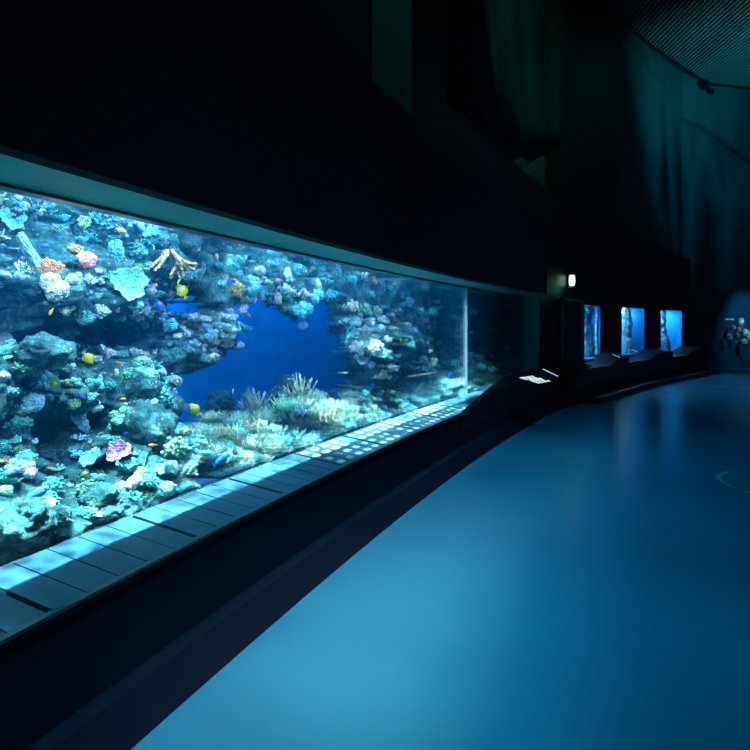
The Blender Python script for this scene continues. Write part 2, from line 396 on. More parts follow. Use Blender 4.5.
# ceiling: dark slab and a slatted grille
struct(prism('ceiling', [(-6,-1),(20,-1),(20,24),(-6,24)], 11.0, 11.2, M_black))
gb = MB(); edge = [(5.6,14.2),(8.2,16.7),(11.4,19.3),(13.2,19.7),(16,20.3)]
def edgeY(x): return interp(edge, x) if x > 5.6 else 14.2-(5.6-x)*.95
x = 4.2
while x < 15.5:
    y1 = edgeY(x); gb.box(((x), (y1+9)/2, ZC+.05), .06, y1-9, .10); x += .135
gt = empty('ceiling_grille', (9.5, 14, ZC)); tag(gt, 'dark slatted ceiling grille with parallel ribs, upper right', 'ceiling grille')
o = gb.build('slats', simple('slat_metal', (.25,.3,.3), .4, .2), gt); o.matrix_parent_inverse = Matrix.Translation(-gt.location)
eb = MB(); pts = [V(a, b, ZC+.02) for a, b in [(4.2,12.87)]+edge]; eb.tube(pts, .07, 6)
o = eb.build('rim', M_black, gt); o.matrix_parent_inverse = Matrix.Translation(-gt.location)

# floor
struct(prism('floor', [(-6,-1),(20,-1),(20,24),(-6,24)], -.1, 0, M_floor))

# ------------------------------------------------------------------ the reef rock
ARCH = [(187,362),(200,377),(222,368),(245,345),(246,322),(240,312),(252,300),(264,292),(275,300),(285,304),(296,318),(306,322),(318,304),(330,300),(341,308),(345,350),(343,392),(335,402),(322,402),(310,394),(296,393),(286,400),(270,414),(250,408),(225,412),(203,428),(187,424),(180,400)]
POCK = [(188,306),(192,298),(206,298),(216,306),(206,316),(194,314)]
GROT = [(28,322,44,22,.7),(135,338,38,24,.6),(62,440,16,26,.6),(102,428,18,14,.55),(115,468,18,9,.4),(210,300,26,22,.25),(415,395,26,30,.35),(350,375,14,26,.45),(445,345,14,40,.3),(10,300,22,18,.3),(150,455,10,18,.2)]
RIDGE = [(218,330,34,18,.35),(60,296,18,20,.25),(155,437,22,36,.3),(40,360,34,14,.25),(374,338,22,20,.3),(392,345,48,34,.3),(425,375,26,20,.2),(20,520,34,24,.15)]
def sdist(poly, s, z):
    ins = False; best = 1e9; n = len(poly)
    for i in range(n):
        x1, y1 = poly[i]; x2, y2 = poly[(i+1) % n]
        if (y1 > z) != (y2 > z) and s < (x2-x1)*(z-y1)/(y2-y1)+x1: ins = not ins
        dx, dy = x2-x1, y2-y1; t = max(0, min(1, ((s-x1)*dx+(z-y1)*dy)/(dx*dx+dy*dy)))
        q = (s-x1-t*dx)**2+(z-y1-t*dy)**2; best = min(best, q)
    return -math.sqrt(best) if ins else math.sqrt(best)
def reef_depth(s, z):
    p = V(s, z, 0)
    base = .55+.50*max(0, z-.6)-.12*max(0, z-1.6)
    base -= .35*math.exp(-((z-.45)/.22)**2)
    base += .30*noise.noise(V(s*.75, z*.9, 3.1))+.16*noise.noise(V(s*1.9+5, z*2.1, 1.1))
    dv, _ = noise.voronoi(V(s*2.1, z*2.4, .5)); base -= .30*(1-min(1, dv[0]*1.3))**1.0*1.0-.1
    dv, _ = noise.voronoi(V(s*5.3+9, z*5.5, 2.5)); base -= .11*(1-min(1, dv[0]*1.5))
    dv, _ = noise.voronoi(V(s*13+2, z*13, 6.5)); base -= .045*(1-min(1, dv[0]*1.6))
    base += .05*noise.noise(V(s*17, z*17, 7))+.025*noise.noise(V(s*36, z*36, 2))
    # dark grottoes
    g = noise.noise(V(s*1.35+3.3, z*1.7+1.2, 9.0)); base += .45*sm(.12, .42, g)
    e = sm(9.8, 12.0, s); base = lerp(base, .05, e)
    base += .12*sm(4.4, 6.0, s)*(1-sm(8.5, 10.5, s))*sm(.7, 1.4, z)
    return max(lerp(.07, .12, sm(.5, .75, z)), base-.12*(1-sm(.45, .65, z)))
def build_reef():
    s0, s1, z0, z1 = -2.5, 11.8, .38, 3.25; ns, nz = 860, 200
    vs, fs, keep = [], [], []
    for i in range(ns+1):
        s = s0+(s1-s0)*i/ns
        for j in range(nz+1):
            z = z0+(z1-z0)*j/nz; d = reef_depth(s, z); k = 1
            p = P(s, d, z); px = 375+F*p.x/p.y; py = HY-F*(z-EYE)/p.y
            for gx, gy, rx, ry, am in GROT:
                q = ((px-gx)/rx)**2+((py-gy)/ry)**2
                if q < 3: d += am*math.exp(-q*1.3)
            for gx, gy, rx, ry, am in RIDGE:
                q = ((px-gx)/rx)**2+((py-gy)/ry)**2
                if q < 3: d = max(.15, d-am*math.exp(-q*1.3))
            if 170 < px < 420 and 280 < py < 440: d = min(d, .95+.1*noise.noise(V(s*5, z*5, 1)))
            hx = .06*noise.noise(V(s*8, z*8, 11)); hz = .06*noise.noise(V(s*8, z*8, 17))
            p = P(s+hx, d, z+hz); px = 375+F*p.x/p.y; py = HY-F*(p.z-EYE)/p.y
            if 170 < px < 360 and 285 < py < 440:
                wob = 7*noise.noise(V(s*5, z*5, 4))+4*noise.noise(V(s*14, z*14, 4))
                q = min(sdist(ARCH, px, py), sdist(POCK, px, py))+wob
                if q < 0: k = 0
                elif q < 9: p = P(s+hx, d+.22*(1-q/9)**2, z+hz)
            vs.append(p); keep.append(k)
    m = nz+1
    for i in range(ns):
        for j in range(nz):
            a = (i*m+j, i*m+j+1, (i+1)*m+j+1, (i+1)*m+j)
            if all(keep[q] for q in a): fs.append(a)
    return vs, fs
rv, rf = build_reef()
reef = mesh_obj('reef_rock', rv, rf, M_rock, smooth=True)
tag(reef, 'encrusted reef rock wall filling the long tank around a blue opening', 'reef rock')
bvh = BVHTree.FromPolygons([tuple(v) for v in rv], rf)
def hit(px, py):
    r = ray(px, py).normalized(); h = bvh.ray_cast(EYEP, r)
    if h[0] is None or h[0].y > 16: return None, None
    n = h[1]
    if n.dot(r) > 0: n = -n
    return h[0], n

# ------------------------------------------------------------------ coral kinds (unit size, base at origin, growing +z)
def br_brain():
    b = MB(); b.ball((0,0,.2), .5, 34, 24, (1,1,.85), lambda d: 1+.07*math.sin(13*noise.noise(d*2.3)+9*d.x)+.16*noise.noise(d*1.7)); return b
def br_lobed():
    b = MB()
    for i in range(9):
        a = i*2.4; r = .33*math.sqrt(i/9); q = .16+.1*random.random()
        b.ball((r*math.cos(a), r*math.sin(a), .1+.32*random.random()), q, 12, 9, (1,1,1.25), lambda d: 1+.2*noise.noise(d*2.5+V(i,0,0)))
    return b
def br_cauli():
    b = MB()
    for i in range(46):
        z = 1-(i+.5)/46*1.15; a = i*2.4; r = math.sqrt(max(0, 1-z*z)); q = .38*(.85+.35*random.random())*(1+.45*noise.noise(V(r*math.cos(a)*1.6, r*math.sin(a)*1.6, z*1.6+random.random()*.2+len(MESH.get('cauli', []))*5)))
        b.ball((r*q*math.cos(a), r*q*math.sin(a), .12+z*q), .075+.04*random.random(), 7, 5)
    b.ball((0,0,.1), .32, 12, 8); return b
def br_stag():
    b = MB()
    def grow(p, d, l, r, k):
        q = p+d*l; b.tube([p, p+d*l*.5+V(random.uniform(-1,1),random.uniform(-1,1),0)*.02, q], [r, r*.85, r*.6], 6)
        b.ball(q, r*.75, 6, 4)
        if k:
            for _ in range(random.choice((2,3,3))):
                nd = (d+V(random.uniform(-1,1), random.uniform(-1,1), random.uniform(-.2,.9))*.8).normalized(); grow(p+d*l*random.uniform(.6,1), nd, l*.75, r*.72, k-1)
    for i in range(6):
        a = i*1.05; grow(V(0,0,-.05), V(math.cos(a)*.8, math.sin(a)*.8, .9).normalized(), .3, .065, 2)
    return b
def br_plate():
    b = MB(); n, m = 40, 10; top, bot = [], []
    for j in range(m+1):
        for k in range(n):
            a = 2*math.pi*k/n; rr = j/m*(.5+.05*math.sin(3*a+1)+.035*math.sin(7*a)+.02*math.sin(13*a)); h = .22*(j/m)**2.2+.035*math.sin(5*a+2)*(j/m)**2+.02*math.sin(11*a)*(j/m)
            top.append(V(rr*math.cos(a), rr*math.sin(a), h*1.5+.05)); bot.append(V(rr*math.cos(a)*.97, rr*math.sin(a)*.97, h*1.5-.04*(1-j/m)+.015))
    nn = len(top); fs = []
    for j in range(m):
        for k in range(n):
            q = (j*n+k, j*n+(k+1)%n, (j+1)*n+(k+1)%n, (j+1)*n+k); fs.append(q); fs.append(tuple(nn+i for i in reversed(q)))
    for k in range(n): fs.append((m*n+k, m*n+(k+1)%n, nn+m*n+(k+1)%n, nn+m*n+k))
    b.add(top+bot, fs); b.tube([(0,0,.03),(0,0,-.25)], [.1,.07], 8); return b
def br_tuft():
    b = MB()
    for i in range(48):
        a = random.uniform(0, 6.28); r = .38*math.sqrt(random.random()); p = V(r*math.cos(a), r*math.sin(a), -.05)
        d = V(p.x*1.3+random.uniform(-.18,.18), p.y*1.3+random.uniform(-.18,.18), 1).normalized(); l = random.uniform(.45, .85)
        bend = V(random.uniform(-.12,.12), random.uniform(-.12,.12), 0)
        b.tube([p, p+d*l*.5+bend*.4, p+d*l+bend], [.034,.03,.012], 4)
    return b
def br_fan():
    b = MB(); n, m = 26, 8; vs = []; fs = []
    for side in (0, 1):
        for j in range(m+1):
            for k in range(n+1):
                a = math.radians(20+140*k/n); rr = j/m*(.8+.06*math.sin(k*1.7)+.05*math.sin(k*.6+1)); y = .04*math.sin(k*.9)*(j/m)+(.014 if side else -.014)
                vs.append(V(rr*math.cos(a), y, rr*math.sin(a)))
    q = (m+1)*(n+1)
    for j in range(m):
        for k in range(n):
            f = (j*(n+1)+k, j*(n+1)+k+1, (j+1)*(n+1)+k+1, (j+1)*(n+1)+k); fs += [f, tuple(q+i for i in reversed(f))]
    for k in range(n): fs.append((m*(n+1)+k, m*(n+1)+k+1, q+m*(n+1)+k+1, q+m*(n+1)+k))
    b.add(vs, fs)
    for k in range(2, n, 3):
        a = math.radians(20+140*k/n); b.tube([(0,0,0),(.4*math.cos(a),.02,.4*math.sin(a)),(.78*math.cos(a),.0,.78*math.sin(a))], [.03,.022,.012], 5)
    b.tube([(0,0,.06),(0,0,-.15)], .04, 6); return b
def br_tubes():
    b = MB()
    for i in range(6):
        a = i*1.1; d = V(math.cos(a)*.3, math.sin(a)*.3, 1).normalized(); p = V(math.cos(a), math.sin(a), 0)*.16; l = .5+.35*random.random(); r = .09+.03*random.random()
        b.tube([p-d*.1, p+d*l*.5, p+d*l, p+d*(l+.01), p+d*(l-.15)], [r*.8, r, r*1.1, r*.75, r*.6], 10)
    return b
def br_long():
    b = MB(); b.ball((0,0,.3), .5, 20, 16, (.55,.55,1), lambda d: 1+.3*noise.noise(d*1.6+V(4,2,1))+.1*noise.noise(d*5)); return b
def br_boulder():
    b = MB(); b.ball((0,0,.1), .5, 46, 34, (1,1,.95), lambda d: 1+.28*noise.noise(d*1.6)+.16*noise.noise(d*4)+.09*noise.noise(d*9)+.05*noise.noise(d*18)); return b
def br_drip():
    b = MB()
    for i in range(14):
        a = random.uniform(0, 6.28); p = V(.12*math.cos(a), .12*math.sin(a), 0); q = p.copy(); pts = [q.copy()]
        d = V(math.cos(a)*.5, math.sin(a)*.5, .9)
        for k in range(5): q = q+d*.17; d = (d+V(random.uniform(-.5,.5), random.uniform(-.5,.5), -.15)).normalized(); pts.append(q.copy())
        b.tube(pts, [.05,.055,.05,.05,.045,.03], 6)
        b.ball(pts[-1], .05, 6, 4)
    return b
KIN = {'brain':(br_brain,'brain_coral',1),'lobed':(br_lobed,'lobed_coral',2),'cauli':(br_cauli,'cauliflower_coral',2),'stag':(br_stag,'staghorn_coral',3),
       'plate':(br_plate,'plate_coral',1),'tuft':(br_tuft,'soft_coral_tuft',3),'fan':(br_fan,'sea_fan',1),'tubes':(br_tubes,'tube_sponge',1),
       'long':(br_long,'finger_sponge',1),'boulder':(br_boulder,'reef_boulder',1),'drip':(br_drip,'branching_soft_coral',2)}
CAT = {'brain':'coral','lobed':'coral','cauli':'coral','stag':'coral','plate':'coral','tuft':'soft coral','fan':'sea fan','tubes':'sponge','long':'sponge','boulder':'rock','drip':'soft coral'}
MESH = {}
for k, (fn, nm, cnt) in KIN.items():
    MESH[k] = []
    for i in range(cnt):
        b = fn(); me = bpy.data.meshes.new(nm); me.from_pydata([tuple(v) for v in b.v], [], b.f)
        me.polygons.foreach_set('use_smooth', [True]*len(me.polygons)); me.materials.append(M_boulder if k == 'boulder' else M_coral); me.update(); MESH[k].append(me)
def coral(kind, px, py, size, col, label, group=None, up=.5, tilt=None, sx=1, sz=1, lift=0, pull=0, face=False, far=None):
    p, n = hit(px, py)
    if far:
        s, z = pix_sz(px, py, far); p = P(s, far, z); n = -ray(px, py).normalized()
    if p is None:
        s, z = pix_sz(px, py, 1.0); p = P(s, 1.0, z); n = -ray(px, py).normalized()
    if pull:
        p = p-ray(px, py).normalized()*pull
    r = random.choice(MESH[kind]); o = bpy.data.objects.new(KIN[kind][1], r); COL.objects.link(o)
    axis = (n*(1-up)+V(0,0,1)*up).normalized()
    if tilt is not None:      # direction of growth in degrees from straight up, leaning to the right, seen from the room
        th = TH0+.03; t = V(math.sin(th), math.cos(th), 0); a = math.radians(tilt); axis = (V(0,0,math.cos(a))+t*math.sin(a)+n*.25).normalized()
    if face:                  # flat fans and cups turn their face to the window
        axis = (n*.2-ray(px, py).normalized()*.75+V(0,0,.35)).normalized()
    yv = -ray(px, py).normalized(); yv = (yv-axis*yv.dot(axis)).normalized(); xv = yv.cross(axis).normalized()
    M = Matrix((xv, yv, axis)).transposed().to_4x4()
    if kind != 'fan' and not face: M = M@Matrix.Rotation(random.uniform(0, 6.28), 4, 'Z')
    sc = size*p.y/F*1.0
    if SD(p)[1]-sc*.45 < .05: p = p+(P(0,1,0)-P(0,0,0))*max(0, .07+sc*.45-SD(p)[1])
    o.matrix_world = Matrix.Translation(p+axis*lift*sc)@M@Matrix.Diagonal((sc*sx, sc*sx, sc*sz, 1))
    o.color = tuple(col)+(1,)
    tag(o, label, CAT[kind], group)
    return o
WH=(.92,.95,.88); CR=(.85,.85,.62); PK=(1,.33,.25); SAL=(1,.34,.16); MAU=(.75,.4,.6); TAN=(.85,.52,.22); TQ=(.2,.85,.75); GR=(.4,.8,.35); PBL=(.45,.75,.85); YG=(.65,.85,.4); PW=(.9,.75,.75); SGE=(.35,.6,.45); TEA=(.12,.45,.42)
H = [
('long',34,256,52,PBL,'long pale blue tapering sponge leaning down right near the left edge',dict(tilt=-30,sx=.4,pull=.1)),
('fan',49,267,20,SAL,'salmon orange triangular fan at the foot of the long pale sponge',dict(tilt=0,pull=.12)),
('brain',87,264,20,PK,'round pink coral head in the upper left reef',{}),
('cauli',75,252,14,TAN,'small tan knobbly coral just left of the round pink head',{}),
('stag',22,268,22,WH,'white forked coral at the left edge above two pale fingers',dict(tilt=50)),
('long',21,278,18,PBL,'pale bluish rounded finger sponge below the white forked coral',dict(tilt=120)),
('long',4,274,14,PBL,'pale finger sponge cut by the left frame edge',dict(tilt=100)),
('plate',101,248,22,TEA,'teal rounded cup with pale rim above left of the big cup coral',dict(face=True)),
('long',117,252,26,TEA,'tall teal ribbed sponge directly above the big cup coral',dict(tilt=0)),
('plate',127,287,34,(.30,.78,.68),'large pale turquoise cup coral with wavy white rim, biggest cup in the tank',dict(face=True,pull=.12)),
('brain',141,268,8,TAN,'small flat tan coral above right of the big cup coral',dict(sz=.6)),
('drip',170,262,34,TAN,'tan cascading branching coral beneath the window head right of the big cup',dict(tilt=165)),
('brain',172,293,12,(.7,.5,.45),'brownish pink round coral beside the large yellow fish',{}),
('brain',51,284,20,CR,'uppermost of three cream green brain corals in a chain on the left reef',{}),
('brain',60,295,23,CR,'middle of three cream green brain corals in a chain on the left reef',{}),
('lobed',68,309,20,CR,'lowest of three cream green lumpy corals in a chain on the left reef',{}),
('lobed',75,283,18,PBL,'pale blue lobed coral left of the white spiky coral',{}),
('stag',88,284,18,WH,'white spiky coral below the round pink head',{}),
('cauli',100,312,20,WH,'white cauliflower coral below left of the big turquoise cup',{}),
('plate',87,336,20,MAU,'mauve flat plate coral above the yellow fish on the left reef',dict(sz=.7)),
('boulder',45,356,52,SGE,'broad rounded boulder with pinkish specks in the left middle reef',dict(sz=.7)),
('stag',56,350,12,PW,'small pinkish branching coral on top of the left middle boulder',{}),
('cauli',97,361,11,WH,'small white ball coral touching the nose of the yellow fish',{}),
('lobed',107,357,18,WH,'white lumpy coral right of the small white ball coral',{}),
('brain',146,326,8,WH,'isolated small white coral dot in the dark hollow',{}),
('stag',136,352,16,WH,'small white twig coral left of the tan twig in the middle reef',dict(tilt=30)),
('stag',147,358,14,TAN,'tan twig coral beside the white twig in the middle reef',dict(tilt=80)),
('long',117,373,9,CR,'small cream upright oval sponge below the white lumpy coral',dict(tilt=0)),
('cauli',174,382,14,CR,'cream polka dotted coral at the left rim of the blue opening',{}),
('boulder',172,360,26,SGE,'round speckled boulder above the cream dotted coral by the blue opening',{}),
('boulder',141,390,34,SGE,'smooth teal boulder in the centre of the left reef',{}),
('boulder',168,408,28,SGE,'dark boulder jutting into the left edge of the blue opening',{}),
('boulder',152,438,52,TEA,'big dark pillar boulder with pale ledges left of the blue opening',dict(sz=1.2)),
('lobed',150,407,18,PBL,'pale ledge of coral crowning the big dark pillar boulder',dict(sz=.5)),
('plate',148,432,18,TQ,'turquoise shelf coral half way up the big dark pillar',dict(sz=.6)),
('fan',18,423,18,TQ,'bright turquoise leaf shaped disc in the lower left reef',dict(tilt=-20)),
('cauli',77,404,15,YG,'pale green knobbly coral behind the pale table ledge',{}),
('fan',50,408,22,(.75,.42,.38),'dusky pink fan left of the pale table ledge',dict(tilt=0)),
('plate',74,418,34,PBL,'pale blue table coral with an orange fish at its rim',dict(sz=.5)),
('cauli',66,398,10,WH,'small white speckled coral left of the pale green knobbly coral',{}),
('lobed',92,408,14,WH,'white chain of knobs right of the table coral',{}),
('stag',110,408,22,MAU,'mauve arching branch coral in the middle of the left reef',dict(tilt=60)),
('stag',96,453,11,WH,'tiny white branching coral left of the pink shelf coral',{}),
('plate',119,454,24,(.85,.35,.45),'rose pink shelf coral in the lower middle of the left reef',dict(sz=.8)),
('brain',115,446,9,WH,'small white coral sitting on the rose pink shelf',{}),
('brain',140,475,13,(.55,.85,.3),'yellow green round coral right of the long white sponge',{}),
('long',116,491,20,WH,'left half of the long white sponge lying near the ledge',dict(tilt=80)),
('long',133,484,20,WH,'right half of the long white sponge lying near the ledge',dict(tilt=65)),
('lobed',30,475,18,PW,'pale pink lumpy coral above the big blue fish',{}),
('brain',5,494,14,(.45,.85,.5),'green round coral at the left frame edge near the ledge',{}),
('boulder',25,528,52,SGE,'large dark boulder against the glass in the bottom left corner',{}),
('boulder',105,502,34,SGE,'dark rounded boulder below the long white sponge',{}),
('brain',170,493,18,(.3,.7,.5),'green round coral close to the ledge right of the white sponge',{}),
('cauli',188,474,20,(.7,.85,.75),'pale green ruffled coral near the ledge below the blue fish',{}),
('lobed',5,378,14,PW,'pinkish coral knob at the left frame edge half way down',{}),
('stag',58,232,16,SGE,'pale green branch under the window head at far left',{}),
('cauli',84,224,14,YG,'pale yellow green coral tuft high on the left reef',{}),
('lobed',243,311,11,WH,'white knob at the tip of the ridge above the blue opening',{}),
('stag',224,278,8,PW,'tiny pink branching coral under the overhang',{}),
('lobed',253,301,9,PW,'pale pink knob hanging above the blue opening',{}),
('cauli',232,292,18,TAN,'tan speckled coral strip hanging on the overhang ridge',dict(sz=1.3)),
('long',287,275,16,WH,'bright white slim sponge hanging at the middle of the overhang',dict(tilt=170)),
('long',278,298,13,(.9,.65,.5),'peach slim sponge hanging left of the overhang centre',dict(tilt=160)),
('long',291,264,12,YG,'yellow green slim sponge above the bright white one',dict(tilt=165)),
('cauli',305,275,12,TAN,'tan ball coral on the overhang between two white sponges',{}),
('long',318,285,12,WH,'white slim sponge hanging right of the tan ball coral',dict(tilt=160)),
('lobed',302,308,22,TQ,'turquoise lumpy coral hanging lowest from the overhang',dict(tilt=170,pull=.1)),
('cauli',303,327,10,PBL,'pale blue ball coral at the lowest tip of the overhang',dict(pull=.15)),
('lobed',315,294,20,TQ,'turquoise drooping coral beneath the right white sponge',dict(tilt=175)),
('long',338,271,10,WH,'small white sponge near the top right of the overhang',dict(tilt=150)),
('stag',330,295,20,TQ,'thin turquoise branches at the right end of the overhang',dict(tilt=150)),
('cauli',352,309,14,CR,'cream ball coral at the top right corner of the blue opening',{}),
('lobed',365,278,9,WH,'small white coral knob beside the coral pink one under the window head',{}),
('lobed',373,283,9,PK,'coral pink knob under the window head right of the blue opening',{}),
('cauli',375,313,13,YG,'pale yellow green coral above the white coral garland',{}),
('lobed',370,325,14,WH,'topmost white clump of the garland right of the blue opening',{}),
('long',382,330,13,WH,'upright white finger in the garland right of the blue opening',dict(tilt=-20)),
('lobed',388,342,12,WH,'white knobs at the right end of the coral garland',{}),
('cauli',363,334,16,PW,'pale pink ball coral in the left of the garland',{}),
('cauli',377,350,18,PW,'pale pink ball coral at the bottom of the garland',{}),
('lobed',420,312,8,WH,'single white coral knob high on the right reef wall',{}),
('brain',426,321,5,WH,'tiny white dot coral below the single white knob',{}),
('stag',413,334,14,PBL,'pale blue branching coral on the right reef wall',{}),
('fan',400,327,8,GR,'small green fan between the garland and the pale blue branch',{}),
('long',364,420,12,WH,'small bright white sponge just above the ledge right of the meadow',dict(tilt=10)),
('stag',388,378,9,WH,'tiny white coral fork on the right reef below the garland',{}),
('lobed',481,369,10,(.1,.9,.7),'bright turquoise coral low behind the dark end pane',{}),
('stag',492,372,11,PBL,'pale blue forked coral low behind the dark end pane',{}),
('tuft',300,398,26,(.75,.8,.55),'tall feathery coral tuft on the crest of the meadow',{}),
('tuft',254,412,26,(.7,.75,.55),'feathery coral tuft on the left crest of the meadow',{}),
('tuft',279,414,22,(.6,.8,.55),'feathery coral tuft in the middle crest of the meadow',{}),
('boulder',222,408,30,SGE,'shadowy rock mound in the blue distance at the left of the opening',dict(far=2.6)),
('boulder',290,396,36,SGE,'shadowy rock mound in the blue distance behind the tall feathery tuft',dict(far=2.6)),
('brain',308,423,6,WH,'single white ball in the feathery coral meadow',{}),
]
for k, px, py, sz, col, lab, kw in H:
    if kw.get('tilt') is not None and not kw.get('far'):      # the sight line runs through the middle, the foot stands lower
        o_ = {'fan':.4,'long':.3,'stag':.3,'tuft':.3,'drip':.35}.get(k, .1)*sz; a_ = math.radians(kw['tilt']); px -= o_*math.sin(a_)*.6; py += o_*math.cos(a_)
    coral(k, px, py, sz, col, lab, **kw)
KEEP = [(px, py, sz*(.62 if k not in ('boulder','tuft') else .3)) for k, px, py, sz, *_ in H if sz >= 9]

# ------------------------------------------------------------------ filler growth all over the reef
def inpoly(poly, x, y):
    c = False
    for i in range(len(poly)):
        x1, y1 = poly[i]; x2, y2 = poly[(i+1) % len(poly)]
        if (y1 > y) != (y2 > y) and x < (x2-x1)*(y-y1)/(y2-y1)+x1: c = not c
    return c
TOPL = [(0,184),(150,219.5),(200,230),(350,264),(466,287),(520,296)]
BOTL = [(0,567),(156,510),(251,476),(311,447),(360,432),(466,392),(520,378)]
def region(px, py):
    if px > 466: return 'behind the dark end pane'
    if px > 345: return 'on the right reef wall' if py < 370 else 'low on the right reef wall'
    if 190 < px <= 345 and py > 385: return 'in the feathery meadow below the blue opening'
    if px > 190: return 'on the overhang above the blue opening'
    if py < 300: return 'on the upper left reef' if px < 100 else 'on the reef around the big cup coral'
    if py < 400: return 'on the left middle reef' if px < 100 else 'on the reef ridge left of the blue opening'
    return 'on the lower left reef' if px < 100 else 'on the lower reef before the ledge'
CN = [('white',(.88,.92,.88)),('cream',(.82,.82,.6)),('pale pink',(.9,.62,.6)),('teal',(.1,.42,.4)),('turquoise',(.2,.72,.66)),('pale blue',(.4,.68,.8)),('green',(.25,.55,.32)),('tan',(.7,.52,.32)),('sage green',(.42,.58,.40))]
KW = {'fan':'small sea fan','cauli':'knobbly cauliflower coral','stag':'little staghorn coral','lobed':'lobed coral','plate':'small plate coral','brain':'small brain coral','tuft':'feathery coral tuft','drip':'branching soft coral','boulder':'small encrusted boulder','long':'finger sponge'}
def filler(n, box, kinds, cols, smin, smax, **kw):
    c = 0; tries = 0
    while c < n and tries < n*30:
        tries += 1; px = random.uniform(box[0], box[2]); py = random.uniform(box[1], box[3])
        if py < interp(TOPL, px)-4 or py > interp(BOTL, px)+2 or inpoly(ARCH, px, py) or px < -4: continue
        if any((px-a)**2+(py-b)**2 < r*r for a, b, r in KEEP): continue
        if any(((px-gx)/rx)**2+((py-gy)/ry)**2 < .7 for gx, gy, rx, ry, am in GROT): continue
        p, nn = hit(px, py)
        if p is None: continue
        if SD(p)[1] > 2.0: continue
        k = random.choice(kinds); ci = random.choice(cols); cn, cc = CN[ci]; rg = region(px, py)
        j = random.uniform(.8, 1.1); cc = tuple(min(1, q*j) for q in cc)
        if k in ('brain','cauli','boulder','lobed') and 'tilt' not in kw: kw['sx'] = random.uniform(.8, 1.3); kw['sz'] = random.uniform(.55, 1.1)
        coral(k, px, py, random.uniform(smin, smax), cc, f'{cn} {KW[k]} {rg}', f'{cn} {KW[k]}s {rg}', **kw); c += 1
filler(60, (0,184,200,300), ['stag','drip','lobed','cauli','plate','boulder'], [3,3,4,4,6,5,5,1], 9, 20)
filler(26, (0,184,200,300), ['stag','cauli','lobed'], [0,1,2,7], 5, 9)
filler(55, (130,290,250,360), ['cauli','lobed','stag','boulder'], [0,0,1,5,4,2,3], 6, 13)
filler(60, (0,300,190,420), ['boulder','lobed','cauli','plate','brain','stag'], [3,3,4,6,6,5], 9, 22)
filler(26, (0,300,190,420), ['cauli','lobed','stag'], [0,1,2,5], 4, 8)
filler(75, (0,410,200,567), ['boulder','boulder','lobed','cauli','plate','stag'], [3,4,4,6,5,3], 9, 24)
filler(24, (0,410,200,567), ['cauli','lobed','stag'], [0,1,2,5], 4, 8)
filler(80, (215,235,345,330), ['lobed','stag','drip','cauli'], [3,4,4,5,6,3,1], 7, 17, tilt=165)
filler(20, (215,235,345,330), ['cauli','long'], [0,2,1], 5, 8, tilt=165)
filler(125, (192,392,352,476), ['tuft'], [8,8,4,6,8,7,3,1], 11, 19, up=.85)
filler(12, (190,400,350,476), ['cauli','lobed','stag'], [0,1,4], 4, 7)
filler(70, (185,300,247,352), ['stag','lobed','cauli'], [0,0,2,0,5,3], 4, 9)
filler(40, (95,255,190,330), ['stag','drip','lobed'], [0,5,4,2], 4, 9)
filler(60, (0,184,260,300), ['stag','drip','fan','boulder'], [3,3,6,4,5], 6, 14)
filler(95, (345,265,466,440), ['cauli','stag','lobed','boulder','plate','drip'], [3,4,4,5,6,1], 6, 14)
filler(85, (350,300,430,430), ['cauli','lobed','stag'], [0,0,2,1,5], 3, 7)
filler(40, (352,318,392,358), ['lobed','cauli','stag'], [0,0,1], 4, 8)
filler(40, (430,285,520,392), ['stag','lobed','cauli'], [3,6,3,5], 4, 10)

# ------------------------------------------------------------------ fish
def fish_parts(kind):
    """unit length along +x (nose), side view in xz; returns MBs"""
    prof = {'tang':[(-.36,.035),(-.3,.06),(-.2,.18),(-.06,.28),(.08,.29),(.22,.23),(.34,.13),(.42,.06),(.48,.02)],
            'slim':[(-.36,.035),(-.28,.06),(-.1,.11),(.08,.135),(.25,.12),(.38,.075),(.46,.02)],
            'wrasse':[(-.36,.05),(-.28,.09),(-.1,.16),(.08,.19),(.25,.165),(.38,.10),(.46,.03)]}[kind]
    b = MB(); n = 12; rows = []
    for x, h in prof:
        w = h*.38+.012; rows.append([V(x, w*math.cos(2*math.pi*k/n), h*math.sin(2*math.pi*k/n)) for k in range(n)])
    vs = [p for r in rows for p in r]; fs = []
    for i in range(len(rows)-1):
        for k in range(n): fs.append((i*n+k, i*n+(k+1)%n, (i+1)*n+(k+1)%n, (i+1)*n+k))
    fs.append(tuple(reversed(range(n)))); fs.append(tuple((len(rows)-1)*n+k for k in range(n))); b.add(vs, fs)
    def fin(pts, th=.012):
        m = MB(); q = len(pts); m.add([V(x, -th, z) for x, z in pts]+[V(x, th, z) for x, z in pts], [tuple(reversed(range(q))), tuple(range(q, 2*q))]+[(i, (i+1)%q, q+(i+1)%q, q+i) for i in range(q)]); return m
    hm = max(h for _, h in prof)
    tail = fin([(-.34,.035),(-.5,.15 if kind != 'tang' else .17),(-.46,.0),(-.5,-.15 if kind != 'tang' else -.17),(-.34,-.035)])
    dor = fin([(.28,hm*.66),(.18,hm+.04),(-.05,hm+.07),(-.26,hm*.7),(-.3,.1 if kind=='tang' else .05),(-.1,hm*.6),(.1,hm*.75)])
    ana = fin([(.08,-hm*.8),(-.05,-hm-.05),(-.24,-hm*.75),(-.3,-.08),(-.1,-hm*.6)])
    pec = fin([(.14,.0),(.0,.04),(-.02,-.03),(.1,-.04)], .004); pec.v = [v+V(0,-hm*.36-.02,0) for v in pec.v]
    e = MB()
    for s in (-1, 1): e.ball((.34, s*(.05 if kind != 'tang' else .065), .035), .024, 8, 6)
    return dict(body=b, tail_fin=tail, dorsal_fin=dor, anal_fin=ana, pectoral_fin=pec, eye=e)
FM = {}
